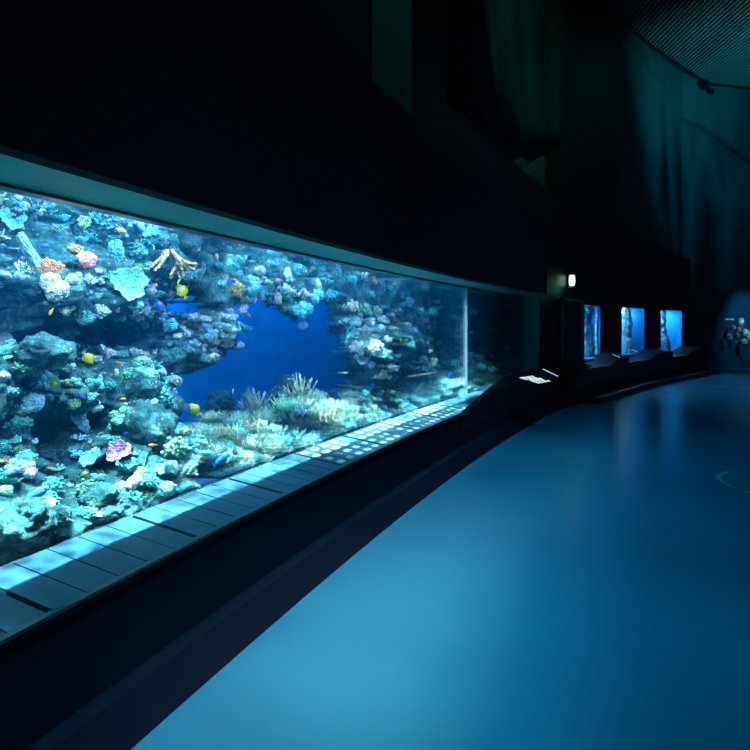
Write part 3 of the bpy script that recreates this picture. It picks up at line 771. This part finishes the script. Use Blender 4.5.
for k in ('tang','slim','wrasse'):
    FM[k] = {}; pp = fish_parts(k)
    for nm, b in pp.items():
        me = bpy.data.meshes.new('fish_'+nm); me.from_pydata([tuple(v) for v in b.v], [], b.f); me.materials.append(M_eye if nm == 'eye' else M_fish)
        if nm in ('body','eye'): me.polygons.foreach_set('use_smooth', [True]*len(me.polygons))
        me.update(); FM[k][nm] = me
    al = MB()
    for nm, b in pp.items(): al.add(b.v, b.f)
    me = bpy.data.meshes.new('fish'); me.from_pydata([tuple(v) for v in al.v], [], al.f); me.materials.append(M_fish); me.update(); FM[k]['all'] = me
def fish(kind, px, py, size, ang, col, label, fins=None, pull=.16, group=None):
    if py > 400 and 190 < px < 345: pull = .34
    p, n = hit(px, py); r = ray(px, py).normalized()
    if p is None:
        s, z = pix_sz(px, py, .75); p = P(s, .75, z)
    p = p-r*pull
    sc = size*p.y/F; d = SD(p)[1]
    if d < .08+sc*.2:
        s, z = pix_sz(px, py, .09+sc*.2); p = P(s, .09+sc*.2, z)
    a = math.radians(ang); X = (V(1,0,0)*math.cos(a)+V(0,0,1)*math.sin(a)); yaw = Matrix.Rotation(random.uniform(-.25,.25)-math.atan2(r.x, r.y), 3, 'Z'); X = yaw@X
    Y = -r; Y = (Y-X*Y.dot(X)).normalized(); Z = X.cross(-Y).normalized()
    if abs(ang) > 90: pass
    Zu = Z if Z.z > 0 or abs(Z.z) < .2 else -Z
    Yv = Zu.cross(X)
    M = Matrix.Translation(p)@Matrix((X, Yv, Zu)).transposed().to_4x4()@Matrix.Scale(sc, 4)
    if size < 8:
        o = bpy.data.objects.new('reef_fish', FM[kind]['all']); COL.objects.link(o); o.matrix_world = M; o.color = col+(1,); tag(o, label, 'fish', group); return o
    root = empty('reef_fish'); root.matrix_world = M; tag(root, label, 'fish', group)
    for nm, me in FM[kind].items():
        if nm == 'all': continue
        o = bpy.data.objects.new(nm, me); COL.objects.link(o); o.parent = body if nm in ('eye','pectoral_fin') else root
        if nm == 'body': body = o
        o.color = (fins if fins and nm in ('tail_fin','dorsal_fin','anal_fin') else col)+(1,)
        if fins and nm == 'tail_fin': o['label'] = 'tail fin of a different colour'
    return root
YE=(1,.8,.02); OR=(1,.28,.03); BL=(.02,.10,.85); DB=(.01,.02,.10); RE=(.9,.08,.04); NV=(.02,.12,.42)
FI = [
('tang',88,358,16,-55,YE,'yellow tang pointing down right beside the small white ball coral'),
('tang',195,409,14,125,YE,'yellow tang alone in front of the blue opening'),
('tang',182,291,17,120,YE,'large pale yellow fish right of the brownish round coral'),
('slim',179,281,7,60,YE,'small yellow fish just above the large pale yellow one'),
('wrasse',121,217,10,0,(1,.6,.05),'upper of two amber fish under the window head'),
('wrasse',121,230,11,-15,(1,.65,.05),'lower of two amber fish under the window head'),
('slim',51,312,9,-115,(1,.6,.05),'thin orange yellow fish beside the cream coral chain'),
('tang',54,384,10,170,YE,'small yellow fish above the dusky pink fan'),
('slim',74,383,9,-35,OR,'larger of a pair of orange fish above the dark grotto'),
('slim',70,385,7,-20,OR,'smaller of a pair of orange fish above the dark grotto'),
('slim',75,429,12,-10,OR,'orange fish under the rim of the pale table coral'),
('slim',120,363,8,-25,OR,'orange fish right of the white lumpy coral'),
('wrasse',123,399,7,0,OR,'round orange fish above the mauve arching branch'),
('slim',160,437,8,-5,OR,'upper right of two orange fish before the dark pillar boulder'),
('slim',152.5,445,9,180,OR,'lower left of two orange fish before the dark pillar boulder'),
('slim',187,431,9,35,OR,'orange fish at the lower left corner of the blue opening'),
('slim',52,469,8,-30,OR,'orange fish right of the pale pink lumpy coral'),
('slim',6,461,8,-45,OR,'orange fish at the left frame edge in the lower reef'),
('tang',85,473,6,0,YE,'tiny yellow green fish in the lower left reef'),
('wrasse',36,494,26,22,(.02,.16,.55),'large deep blue fish above the bottom left boulder'),
('slim',40,511,6,70,PK,'tiny pink fish below the large deep blue fish'),
('wrasse',44,246,11,0,BL,'vivid blue fish beside the long pale sponge'),
('slim',90,230,7,-40,DB,'small dark fish high on the left reef'),
('wrasse',83,397,7,-40,BL,'small blue fish above the pale green knobbly coral'),
('tang',159,305,12,-75,BL,'upright blue fish among the pale corals right of the big cup'),
('slim',126,433,5,0,BL,'tiny blue fish left of the dark pillar boulder'),
('slim',173,395,7,70,YE,'small yellow fish below the cream dotted coral'),
('wrasse',221,460,20,40,(.03,.22,.6),'long blue fish swimming up right low in the meadow'),
('tang',235,452,10,100,BL,'bright blue fish with yellow tail above the long blue fish'),
('tang',252,458,13,170,DB,'nearly black fish with yellow tail just above the ledge'),
('wrasse',207,453,14,175,(.2,.6,.8),'pale blue fish left of the long blue fish'),
('tang',298,415,11,200,DB,'dark blue fish in the centre of the feathery meadow'),
('slim',332,416,6,80,YE,'tiny yellow fish at the right end of the meadow'),
('slim',307,408,6,20,BL,'tiny blue fish above right of the dark meadow fish'),
('slim',289,379,5,0,(.3,.7,.9),'tiny pale fish in the open blue water'),
('slim',233,391,6,80,(.3,.8,.9),'tiny turquoise fish in the open blue water, left'),
('slim',345,373,7,0,(.3,.9,.1),'small green fish at the right edge of the blue opening'),
('wrasse',231,280,10,-20,BL,'blue fish under the overhang beside a tiny pink coral'),
('slim',226,279,5,0,OR,'tiny orange fish touching the blue fish under the overhang'),
('slim',256,283,10,-20,PW,'pale pinkish fish hovering before the overhang'),
('slim',249,315,6,-45,OR,'tiny orange fish at the tip of the white knob ridge'),
('slim',236,242,6,90,RE,'tiny red fish right under the window head'),
('tang',373,336,6,0,YE,'tiny yellow fish in the white coral garland'),
('slim',373,321,5,0,OR,'tiny orange fish on top of the white garland'),
('slim',401,340,5,90,YE,'tiny yellow fish right of the garland'),
('slim',406,340,5,0,OR,'tiny orange fish right of the tiny yellow one on the right reef'),
('slim',415,340,4,0,OR,'tiny orange fish below the pale blue branching coral'),
('slim',390,330,4,60,RE,'tiny red fish beside the white garland'),
('slim',409,317,4,0,RE,'tiny red fish left of the single white knob'),
('slim',373,386,7,90,BL,'small blue fish on the dark rock below the garland'),
('slim',401,389,5,0,OR,'tiny orange fish on the lower right reef'),
('slim',400,407,6,90,YE,'tiny yellow fish just above the ledge at right'),
('slim',450,377,9,85,BL,'slim blue fish near the bright glass joint'),
('slim',458,338,4,0,PW,'tiny pale fish left of the glass joint'),
]
for f in FI:
    fn = None
    if 'yellow tail' in f[6]: fn = YE
    fish(*f, fins=fn)

# ------------------------------------------------------------------ small far tanks
M_sb = simple('small_tank_backdrop', (.005,.36,.82), .8, nscale=2, noise_amt=.1)
TN = ['leftmost','middle','rightmost']
for i, (a, b) in enumerate(WIN):
    pa, t, n = W(a); pb, _, _ = W(b); t = (pb-pa).normalized(); n = V(t.y, -t.x, 0); L = (pb-pa).length; mid = (pa+pb)/2
    root = empty('small_aquarium', (mid.x, mid.y, zw0))
    tag(root, f'{TN[i]} of the three small glowing blue tanks in the far wall', 'aquarium', 'small tanks in the far wall')
    root.rotation_euler = (0, 0, math.atan2(t.y, t.x))
    Ht = zw1-zw0; D = .6
    def bx(nm, c, sx, sy, sz, m): b_ = MB(); b_.box(c, sx, sy, sz); return b_.build(nm, m, root)
    sh = MB()
    sh.box((0, D, Ht/2), L, .03, Ht); sh.box((-L/2+.015, D/2+.0, Ht/2), .03, D, Ht); sh.box((L/2-.015, D/2, Ht/2), .03, D, Ht); sh.box((0, D/2, .015), L, D, .03)
    sh.build('tank_shell', M_sb, root)
    bx('glass', (0,.03,Ht/2), L-.06, .02, Ht-.05, M_glass)
    # a column of rock and weed
    b_ = MB(); cx = [.36,.22,.06][i]*L
    for q in range(26):
        z = .08+q*.045; b_.ball((cx+.05*math.sin(q*1.3)+random.uniform(-.03,.03), .34+random.uniform(-.05,.05), z), .12+.05*random.random()+(.10 if q < 6 else 0), 10, 7, (1,.8,1), lambda d: 1+.35*noise.noise(d*3+V(q,i,0)))
    o = b_.build('rock_column', M_coral, root, True); o.color = (.16,.38,.5,1)
    b_ = MB()
    for q in range(46):
        x_ = random.uniform(-L*.42, L*.42); y_ = random.uniform(.12,.5); h_ = random.uniform(.12,.4)
        b_.tube([(x_,y_,.02),(x_+random.uniform(-.05,.05),y_,.02+h_/2),(x_+random.uniform(-.12,.12),y_,.02+h_)], [.018,.014,.005], 4)
    o = b_.build('water_weed', M_coral, root, True); o.color = (.5,.8,.8,1)
    if i < 2:
        b_ = MB(); xx = [.44,-.22][i]*L
        for q in range(18): b_.ball((xx+random.uniform(-.015,.015), .08, .12+q*.066), .028+.014*random.random(), 8, 6)
        o = b_.build('pale_coral_string', M_coral, root, True); o.color = (1,.98,.92,1); o['label'] = 'string of bright white coral knobs'
    else:
        b_ = MB(); b_.tube([(-.05,.1,.45),(.05,.1,.36),(.12,.1,.3)], [.03,.03,.015], 6); o = b_.build('pale_coral_branch', M_coral, root, True); o.color = (1,.98,.92,1)
    la = bpy.data.lights.new('small_tank_lamp', 'AREA'); la.shape = 'RECTANGLE'; la.size = L*.8; la.size_y = .4; la.energy = 190; la.color = (.34,.8,1.0)
    lo = bpy.data.objects.new('small_tank_lamp', la); COL.objects.link(lo); lo.parent = root; lo.location = (0,.3,Ht+.02)
    # dark reading shelf that swells up before the tank's lower right corner
    vs, fs = [], []; m_ = 12
    for q in range(m_+1):
        u = q/m_; x_ = lerp(-L*.75, L*.95, u); z_ = lerp(-.08, .14, sm(.25, .75, u)); 
        for (y, zz) in ((-.05,-.3),(-.05,z_+.03),(-.5,z_-.06),(-.53,z_-.1),(-.5,-.3)): vs.append(V(x_, y, zz))
    for q in range(m_):
        for k in range(5): fs.append((q*5+k, q*5+(k+1)%5, (q+1)*5+(k+1)%5, (q+1)*5+k))
    fs += [tuple(range(5)), tuple(m_*5+k for k in reversed(range(5)))]
    so = fix_normals(mesh_obj('reading_shelf', vs, fs, M_black)); so.matrix_world = Matrix.Translation((mid.x, mid.y, zw0))@Matrix.Rotation(math.atan2(t.y, t.x), 4, 'Z')
    tag(so, f'black sloping shelf under the {TN[i]} small blue tank', 'shelf', 'black shelves under the small tanks')

# lit information plates on the console and shelves
M_plate = emit('lit_label', (.75,1,.95), .9); M_plate_b = emit('lit_label_blue', (.2,.7,.9), 1.1)
def at_h(px, py, z):
    Y = F*(EYE-z)/(py-HY); return V((px-375)/F*Y, Y, z)
root = empty('information_label', at_h(535, 380, .70)); tag(root, 'lit white label with broken dark writing on the far end of the console', 'label')
base = MB(); rr = Matrix.Rotation(math.radians(50), 3, 'Z')@Matrix.Rotation(math.radians(12), 3, 'X')
base.box((0,0,0), .46, .36, .012, rr); bp_ = base.build('plate', M_black, root)
gl = MB(); cells = ["11101101","10111010","01101111","11010110","10101101"]
for j, row in enumerate(cells):
    for i, ch in enumerate(row):
        if ch == '1': gl.box(rr@V(-.19+i*.054, .13-j*.065, .009), .05, .045, .006, rr)
gl.build('lit_writing', M_plate, bp_)
for (px, py, z, w, ang, lab, mt) in ((550,373.5,.82,.26,48,'thin lit label strip beside the pier at the end of the console',M_plate_b),(612,351.5,.88,.2,48,'thin lit white label strip between the left and middle small tanks',M_plate),(592,356.5,.72,.2,48,'faint blue label strip under the leftmost small tank',M_plate_b)):
    c_ = at_h(px, py, z) if px < 560 else None
    if c_ is None:
        p_, t_, n_ = W(px); c_ = p_+n_*.56; c_.z = EYE-(py-HY)*c_.y/F
    r_ = empty('label_strip', c_); tag(r_, lab, 'label')
    rr = Matrix.Rotation(math.radians(ang-70), 3, 'Z')@Matrix.Rotation(math.radians(25), 3, 'Y')
    b_ = MB(); b_.box((0,0,0), w, .12, .02, rr); hd_ = b_.build('holder', M_black, r_)
    b_ = MB(); b_.box(rr@V(0,0,.014), w*.9, .05, .006, rr); b_.build('lit_strip', mt, hd_)

# wall case between pier and first small tank
pa, t, n = W(558.5, .06); pb, _, _ = W(578.5, .06); t = (pb-pa).normalized(); L = (pb-pa).length; mid = (pa+pb)/2
case = empty('wall_case', (mid.x, mid.y, .75)); case.rotation_euler = (0,0,math.atan2(t.y,t.x)); tag(case, 'dark framed wall case between the end pier and the leftmost small tank', 'display case')
b_ = MB(); b_.box((0,.03,.67), L, .06, 1.36); b_.build('back_panel', M_black, case)
b_ = MB(); b_.box((0,-.02,1.34), L, .05, .04); b_.box((0,-.02,.0), L, .05, .04); b_.box((-L/2,-.02,.67), .03, .05, 1.34); b_.box((L/2,-.02,.67), .03, .05, 1.34); b_.build('frame', M_frame, case)
for k in range(3): b_ = MB(); b_.box((-.36*L+k*.36*L,-.03,.17), .07, .05, .13); b_.build('small_plaque', M_frame, case)

# green emergency lantern
p_, t_, n_ = W(566.5, .12); p_.z = EYE+(HY-280.5)*p_.y/F
ex = empty('emergency_light', p_); tag(ex, 'small glowing pale green emergency light high on the dark wall', 'light')
b_ = MB(); b_.box((0,0,0), .08, .08, .22); b_.box((0,0,0), .1, .1, .14); o = b_.build('lit_cover', emit('green_lantern', (.55,1,.72), 2.2), ex)
b_ = MB(); b_.box((0,0,.14), .17, .17, .04); b_.box((0,.08,0), .1, .05, .3); b_.build('bracket', M_trim, ex)
def lamp(name, typ, loc, energy, col, aim=None, **k):
    l = bpy.data.lights.new(name, typ); l.energy = energy; l.color = col
    for a, v in k.items(): setattr(l, a, v)
    o = bpy.data.objects.new(name, l); COL.objects.link(o); o.location = loc
    if aim is not None: o.rotation_euler = (Vector(aim)-Vector(loc)).to_track_quat('-Z', 'Y').to_euler()
    return o
lamp('lantern_glow', 'POINT', tuple(p_+n_*.2-V(0,0,.2)), 0.5, (.2,1,.6), shadow_soft_size=.08)

# round wall models on the end wall
def on_end(px, py, off):
    for a, b in zip(E, E[1:]):
        r = ray(px, py); d = b-a; den = r.x*d.y-r.y*d.x
        k = (a.x*d.y-a.y*d.x)/den; u = ((r.x*k-a.x)*d.x+(r.y*k-a.y)*d.y)/d.length_squared
        if 0 <= u <= 1:
            n = V(d.y,-d.x,0).normalized(); p = EYEP+r*k; kk = off/abs(n.dot(r)); return p-r*kk*1.0, n
    return V((px-375)/F*20, 20, EYE-(py-HY)*20/F), V(0,-1,0)
SH = [(741,321.5,6,8,(.5,.95,.9),'pale turquoise topmost'),(733,328,6,6,(.4,.8,.95),'light blue upper left'),(739,330,4,6,(1,.12,.03),'small bright red'),(745.5,332.5,6,7,(.2,.8,.75),'turquoise right of the red'),(729,338,6.5,9,(.9,.95,.95),'white leftmost'),(737,336.5,5,7,(.05,.4,.4),'dark teal central'),(744,342.5,7,7.5,(.75,.85,.55),'cream and green lowest'),(749.5,336,5,10,(.95,.8,.8),'pale pink one cut by the right frame edge, a')]
for px, py, w_, h_, cc, lb in SH:
    p, n = on_end(px, py, .2); k = p.y/F
    r_ = empty('wall_model', p); tag(r_, f'{lb} round model mounted on the end wall'.replace(', a round',', round'), 'wall model', 'round models on the end wall')
    b_ = MB(); b_.ball((0,0,0), .5*k, 16, 12, (w_,w_*.7,h_), lambda d: 1+.12*noise.noise(d*3+V(px,0,0))); o = b_.build('shell', M_coral, r_, True); o.color = cc+(1,)
    b_ = MB(); b_.tube([(0,0,0), tuple(-n*.2)], .03, 8); b_.build('stem', M_black, r_)
    sh_ = o; b_ = MB(); b_.ball((0,0,-.44*h_*k), .16*k*w_, 10, 8, (1,1,.6)); o = b_.build('foot', M_black, sh_, True)  # black ball under the model, its shape doubling as the dark shadow there
p, n = on_end(730, 319.3, .01)
r_ = empty('wall_caption', p); tag(r_, 'short pale line of wall lettering left of the round models', 'sign')
b_ = MB(); e_dir = V(n.y,-n.x,0); e_dir = -e_dir if e_dir.x < 0 else e_dir
for i in range(11):
    if i in (4,): continue
    b_.box(V(0,0,0)+e_dir*(-.21+i*.04), .026, .012, .055, Matrix.Rotation(math.atan2(e_dir.y, e_dir.x), 3, 'Z'))
b_.build('lettering', emit('caption_cyan', (.05,.45,.6), .5), r_)
p1, n1 = on_end(742, 356, .05); p2, _ = on_end(747, 367, .05); pm, _ = on_end(743.5, 360, .05)
b_ = MB(); b_.tube([p1, pm, p2], .018, 6); b_.ball(p1, .05, 8, 6); o = b_.build('hanging_cable', M_frame); tag(o, 'thin cable hanging on the end wall below the round models', 'cable')

# spot fittings clustered at the grille corner
for i, (px, py) in enumerate(((700,83),(708,88),(704,80))):
    p = V((px-375)/F*19.1, 19.1, EYE+(HY-py)*19.1/F)
    r_ = empty('ceiling_spotlight', p); tag(r_, ['left black spotlight under the corner of the ceiling grille','right black spotlight under the corner of the ceiling grille','rear black spotlight under the corner of the ceiling grille'][i], 'spotlight', 'spotlights at the grille corner')
    b_ = MB(); b_.tube([(0,0,.0),(.08,-.1,-.2)], [.07,.09], 12); b_.build('lamp_head', M_black, r_)
    b_ = MB(); b_.tube([(0,0,0),(0,0,ZC+.02-p.z)], .02, 6); b_.build('stem', M_black, r_)

# ring of projected light, put on the floor as painted mesh
M_ring = simple('teal_light_paint', (.08,.5,.42), .5, nscale=14, noise_amt=.6)
c = at_h(772, 486, 0); c.z = 0
def arc(name_pts, a0, a1, w0):
    vs, fs = [], []; n = 40
    for i in range(n+1):
        a = math.radians(lerp(a0, a1, i/n)); e = .5+.5*noise.noise(V(a*3, 0, w0)); 
        for sgn in (0, 1):
            rr_ = 1+(.10 if sgn else -.0)*e+.04*noise.noise(V(a*9, sgn, 5)) + (.05 if sgn else 0)
            for z in (0.0005, .004): vs.append(V(c.x+.36*1.05*rr_*math.cos(a), c.y+.42*rr_*math.sin(a)*1.15, z))
    for i in range(n):
        q = i*4; r = q+4
        fs += [(q+1,q+3,r+3,r+1),(q,r,r+2,q+2),(q,q+1,r+1,r),(q+2,r+2,r+3,q+3)]
    return vs, fs
ra = empty('floor_light_ring', (c.x, c.y, 0)); tag(ra, 'mottled teal ring of projected light painted on the floor at the right frame edge', 'floor marking')
for nm, a0, a1 in (('far_arc', 95, 205), ('near_arc', 222, 275)):
    vs, fs = arc(nm, a0, a1, a0); o = fix_normals(mesh_obj(nm, [v-V(c.x,c.y,0) for v in vs], fs, M_ring, ra))

# hanging curtain sheet in the high opening
vs, fs = [], []; n = 24
pL = [(450,-20),(452,27),(457,60),(463,92),(471,122),(480,147)]
for i in range(len(pL)):
    for k in range(n+1):
        u = k/n; x0, y0 = pL[i]; px = lerp(x0, 572, u); dd = -.25+.08*math.sin(k*1.1); s_, z_ = pix_sz(px, y0-5*u, dd); q = P(s_, dd, z_); vs.append(q)
for i in range(len(pL)-1):
    for k in range(n): fs.append((i*(n+1)+k, i*(n+1)+k+1, (i+1)*(n+1)+k+1, (i+1)*(n+1)+k))
cu = mesh_obj('hanging_curtain', vs, fs, M_wall, smooth=True)
md = cu.modifiers.new('t', 'SOLIDIFY'); md.thickness = .04
tag(cu, 'dark folded curtain hanging in the high opening over the tank end', 'curtain')

# ------------------------------------------------------------------ light
def gobo(l, scale, lo, hi, dark=.15, stretch=1.0):
    l.use_nodes = True; t = l.node_tree; em = t.nodes['Emission']
    tc = t.nodes.new('ShaderNodeTexCoord'); sp = t.nodes.new('ShaderNodeSeparateXYZ'); t.links.new(tc.outputs['Normal'], sp.inputs[0])
    dv = []
    for i in (0, 1):
        m = t.nodes.new('ShaderNodeMath'); m.operation = 'DIVIDE'; t.links.new(sp.outputs[i], m.inputs[0]); t.links.new(sp.outputs[2], m.inputs[1]); dv.append(m)
    cb = t.nodes.new('ShaderNodeCombineXYZ'); t.links.new(dv[0].outputs[0], cb.inputs[0]); t.links.new(dv[1].outputs[0], cb.inputs[1])
    mp = t.nodes.new('ShaderNodeMapping'); mp.inputs['Scale'].default_value = (1, stretch, 1); t.links.new(cb.outputs[0], mp.inputs[0])
    nz = t.nodes.new('ShaderNodeTexNoise'); nz.inputs['Scale'].default_value = scale*.8; t.links.new(mp.outputs[0], nz.inputs['Vector'])
    ad = t.nodes.new('ShaderNodeVectorMath'); ad.operation = 'MULTIPLY_ADD'; ad.inputs[1].default_value = (.9/scale,.9/scale,0); t.links.new(nz.outputs['Color'], ad.inputs[0]); t.links.new(mp.outputs[0], ad.inputs[2])
    vo = t.nodes.new('ShaderNodeTexVoronoi'); vo.feature = 'DISTANCE_TO_EDGE'; vo.inputs['Scale'].default_value = scale; t.links.new(ad.outputs[0], vo.inputs['Vector'])
    r = t.nodes.new('ShaderNodeMapRange'); r.inputs['From Min'].default_value = lo; r.inputs['From Max'].default_value = hi; r.inputs['To Min'].default_value = 1.6; r.inputs['To Max'].default_value = dark
    t.links.new(vo.outputs['Distance'], r.inputs['Value']); t.links.new(r.outputs[0], em.inputs['Strength'])
# row of spots high over the front edge of the tank: they rake the reef; narrow ones are added to brighten the ledge
for i in range(9):
    s = -1.2+i*1.05; k = 1.0 if i < 7 else .4
    o = lamp('tank_spot_or_fill', 'SPOT', P(s, .62, 6.2), 1750*k, (.62,.97,.96), P(s+.1, .60, 0), spot_size=math.radians(48), spot_blend=.5, shadow_soft_size=.05)
    gobo(o.data, 7.0, .0, .12, .3)
    o = lamp('ledge_fill', 'SPOT', P(s+.5, .62, 6.2), 26000*k, (.6,.9,1.0), P(s+.5, -.42, .1), spot_size=math.radians(17), spot_blend=.4, shadow_soft_size=.03)
    gobo(o.data, 44.0, .0, .2, .12)
for i in range(7):
    s = -1.5+i*1.5; k = 1.0 if i < 5 else .3
    lamp('tank_floodlight', 'SPOT', P(s, 1.9, 6.0), 800*k, (.3,.8,1.0), P(s, 2.0, .5), spot_size=math.radians(70), spot_blend=.7, shadow_soft_size=.3)
for i in range(3):
    s = 3.2+i*1.05; o = lamp('tank_spot_or_fill', 'SPOT', P(s, 1.3, 6.2), 9000, (.5,.9,1.0), P(s+.1, -.3, .4), spot_size=math.radians(12), spot_blend=.3, shadow_soft_size=.03); gobo(o.data, 26.0, .0, .14, .45)  # narrow spots added to brighten the dotted stretch of the ledge
lamp('joint_fill', 'SPOT', P(S_JOINT, .36, 5.2), 22000, (.6,.92,1.0), P(S_JOINT, .0, 1.1), spot_size=math.radians(12), spot_blend=.5, shadow_soft_size=.02)  # added lamp that makes the pane joint shine
for i in range(5):
    s = 2.0+i*1.7; lamp('backdrop_lamp', 'AREA', P(s, 2.9, 3.3), 60, (.02,.42,1.0), P(s, 4.0, 1.6), shape='RECTANGLE', size=1.6, size_y=.4)
for i in range(5):
    s = .2+i*1.6
    lamp('tank_wash', 'AREA', P(s, .10, 2.5), (36,36,28,13,3)[i], (.72,.9,1.0), P(s, 1.1, .9), shape='RECTANGLE', size=1.5, size_y=.12)
    lamp('tank_blue_fill', 'AREA', P(s+.6, .14, 2.7), (42,42,36,18,6)[i], (.0,.22,1.0), P(s+.6, 1.1, 1.0), shape='RECTANGLE', size=1.5, size_y=.12)  # added blue fill, lifts the shaded parts of the reef
# room
for i in range(9):
    s = .1+i*.75; k = (1,1,.9,.75,.6,.5,.4,.32,.28)[i]
    lamp('floor_fill', 'SPOT', P(s, -1.35, 8.5), 900*k, (.12,.72,.90), P(s, -1.4, 0), spot_size=math.radians(17), spot_blend=1.0, shadow_soft_size=.1)  # unseen cyan spots added to brighten the floor along the plinth
for i in range(4):
    s = .8+i*2; k = (1,.9,.7,.5)[i]
    lamp('floor_fill', 'SPOT', P(s, -2.1, 8.5), 700*k, (.0,.50,.85), P(s, -1.9, 0), spot_size=math.radians(32), spot_blend=1.0, shadow_soft_size=.1)  # wider added spots, soften the fall-off across the floor
lamp('floor_fill', 'SPOT', (5.2, 7.5, 9.5), 260, (.0,.34,1.0), (5.0, 7.5, 0), spot_size=math.radians(75), spot_blend=1.0, shadow_soft_size=.3)  # added blue fill over the open floor
for i in range(6):
    lamp('floor_fill', 'SPOT', P(.4+i*.6, -1.2, 8.5), (1000,1200,1000,700,450,250)[i], (1.0,.95,.85), P(.4+i*.6, -1.2, 0), spot_size=math.radians(11), spot_blend=1.0, shadow_soft_size=.1)  # whiter spots added for the floor highlight by the plinth
lamp('floor_fill', 'SPOT', (8.5, 13.5, 9.5), 420, (.0,.2,1.0), (8.5, 14, 0), spot_size=math.radians(45), spot_blend=1.0, shadow_soft_size=.3)  # added in place of the small tanks' blue spill on the floor
o = lamp('ripple_projector', 'SPOT', (9, 10, 5.5), 900, (.02,.55,.85), (13.3, 20.0, 8.6), spot_size=math.radians(70), spot_blend=1, shadow_soft_size=.05); gobo(o.data, 9, .0, .4, .0, .18)
o = lamp('ripple_projector', 'SPOT', (4.2, 5, 7.0), 240, (.05,.9,.5), P(9, -.3, 6.6), spot_size=math.radians(50), spot_blend=.8, shadow_soft_size=.05); gobo(o.data, 3.0, .0, .4, .1, .4)
lamp('upper_recess_fill', 'SPOT', P(1.2, -.17, 7.5), 40, (.05,.9,.65), P(3.9, -.17, 5.0), spot_size=math.radians(60), spot_blend=.9, shadow_soft_size=.05)  # hidden lamp added to light the return panel
lamp('grille_fill', 'SPOT', (10, 12, 4.0), 900, (.1,.75,.8), (10.5, 17, 9.9), spot_size=math.radians(60), spot_blend=1, shadow_soft_size=.05)  # added from below so that the slats show
lamp('exhibit_spot', 'SPOT', (14.6, 18.2, 4.2), 300, (.06,.42,1.0), (13.4, 20.3, 1.5), spot_size=math.radians(44), spot_blend=.9, shadow_soft_size=.03)
lamp('exhibit_spot', 'SPOT', (13.0, 16.5, 3.4), 300, (.6,.9,1.0), (13.2, 20.2, 1.35), spot_size=math.radians(12), spot_blend=.9, shadow_soft_size=.03)

wd = bpy.data.worlds.new('World'); scn.world = wd; wd.use_nodes = True
bg = wd.node_tree.nodes['Background']; bg.inputs[0].default_value = (.002,.012,.03,1); bg.inputs[1].default_value = .35

cam = bpy.data.cameras.new('camera'); co = bpy.data.objects.new('camera', cam); COL.objects.link(co)
co.location = (0, 0, EYE); co.rotation_euler = (math.radians(90), 0, 0)
cam.sensor_width = 36; cam.lens = F/750*36; cam.shift_y = -(375-HY)/750; cam.clip_end = 200
scn.camera = co
vs_ = scn.view_settings; vs_.view_transform = 'Standard'; vs_.look = 'None'; vs_.gamma = 1; vs_.exposure = 0; vs_.use_curve_mapping = False
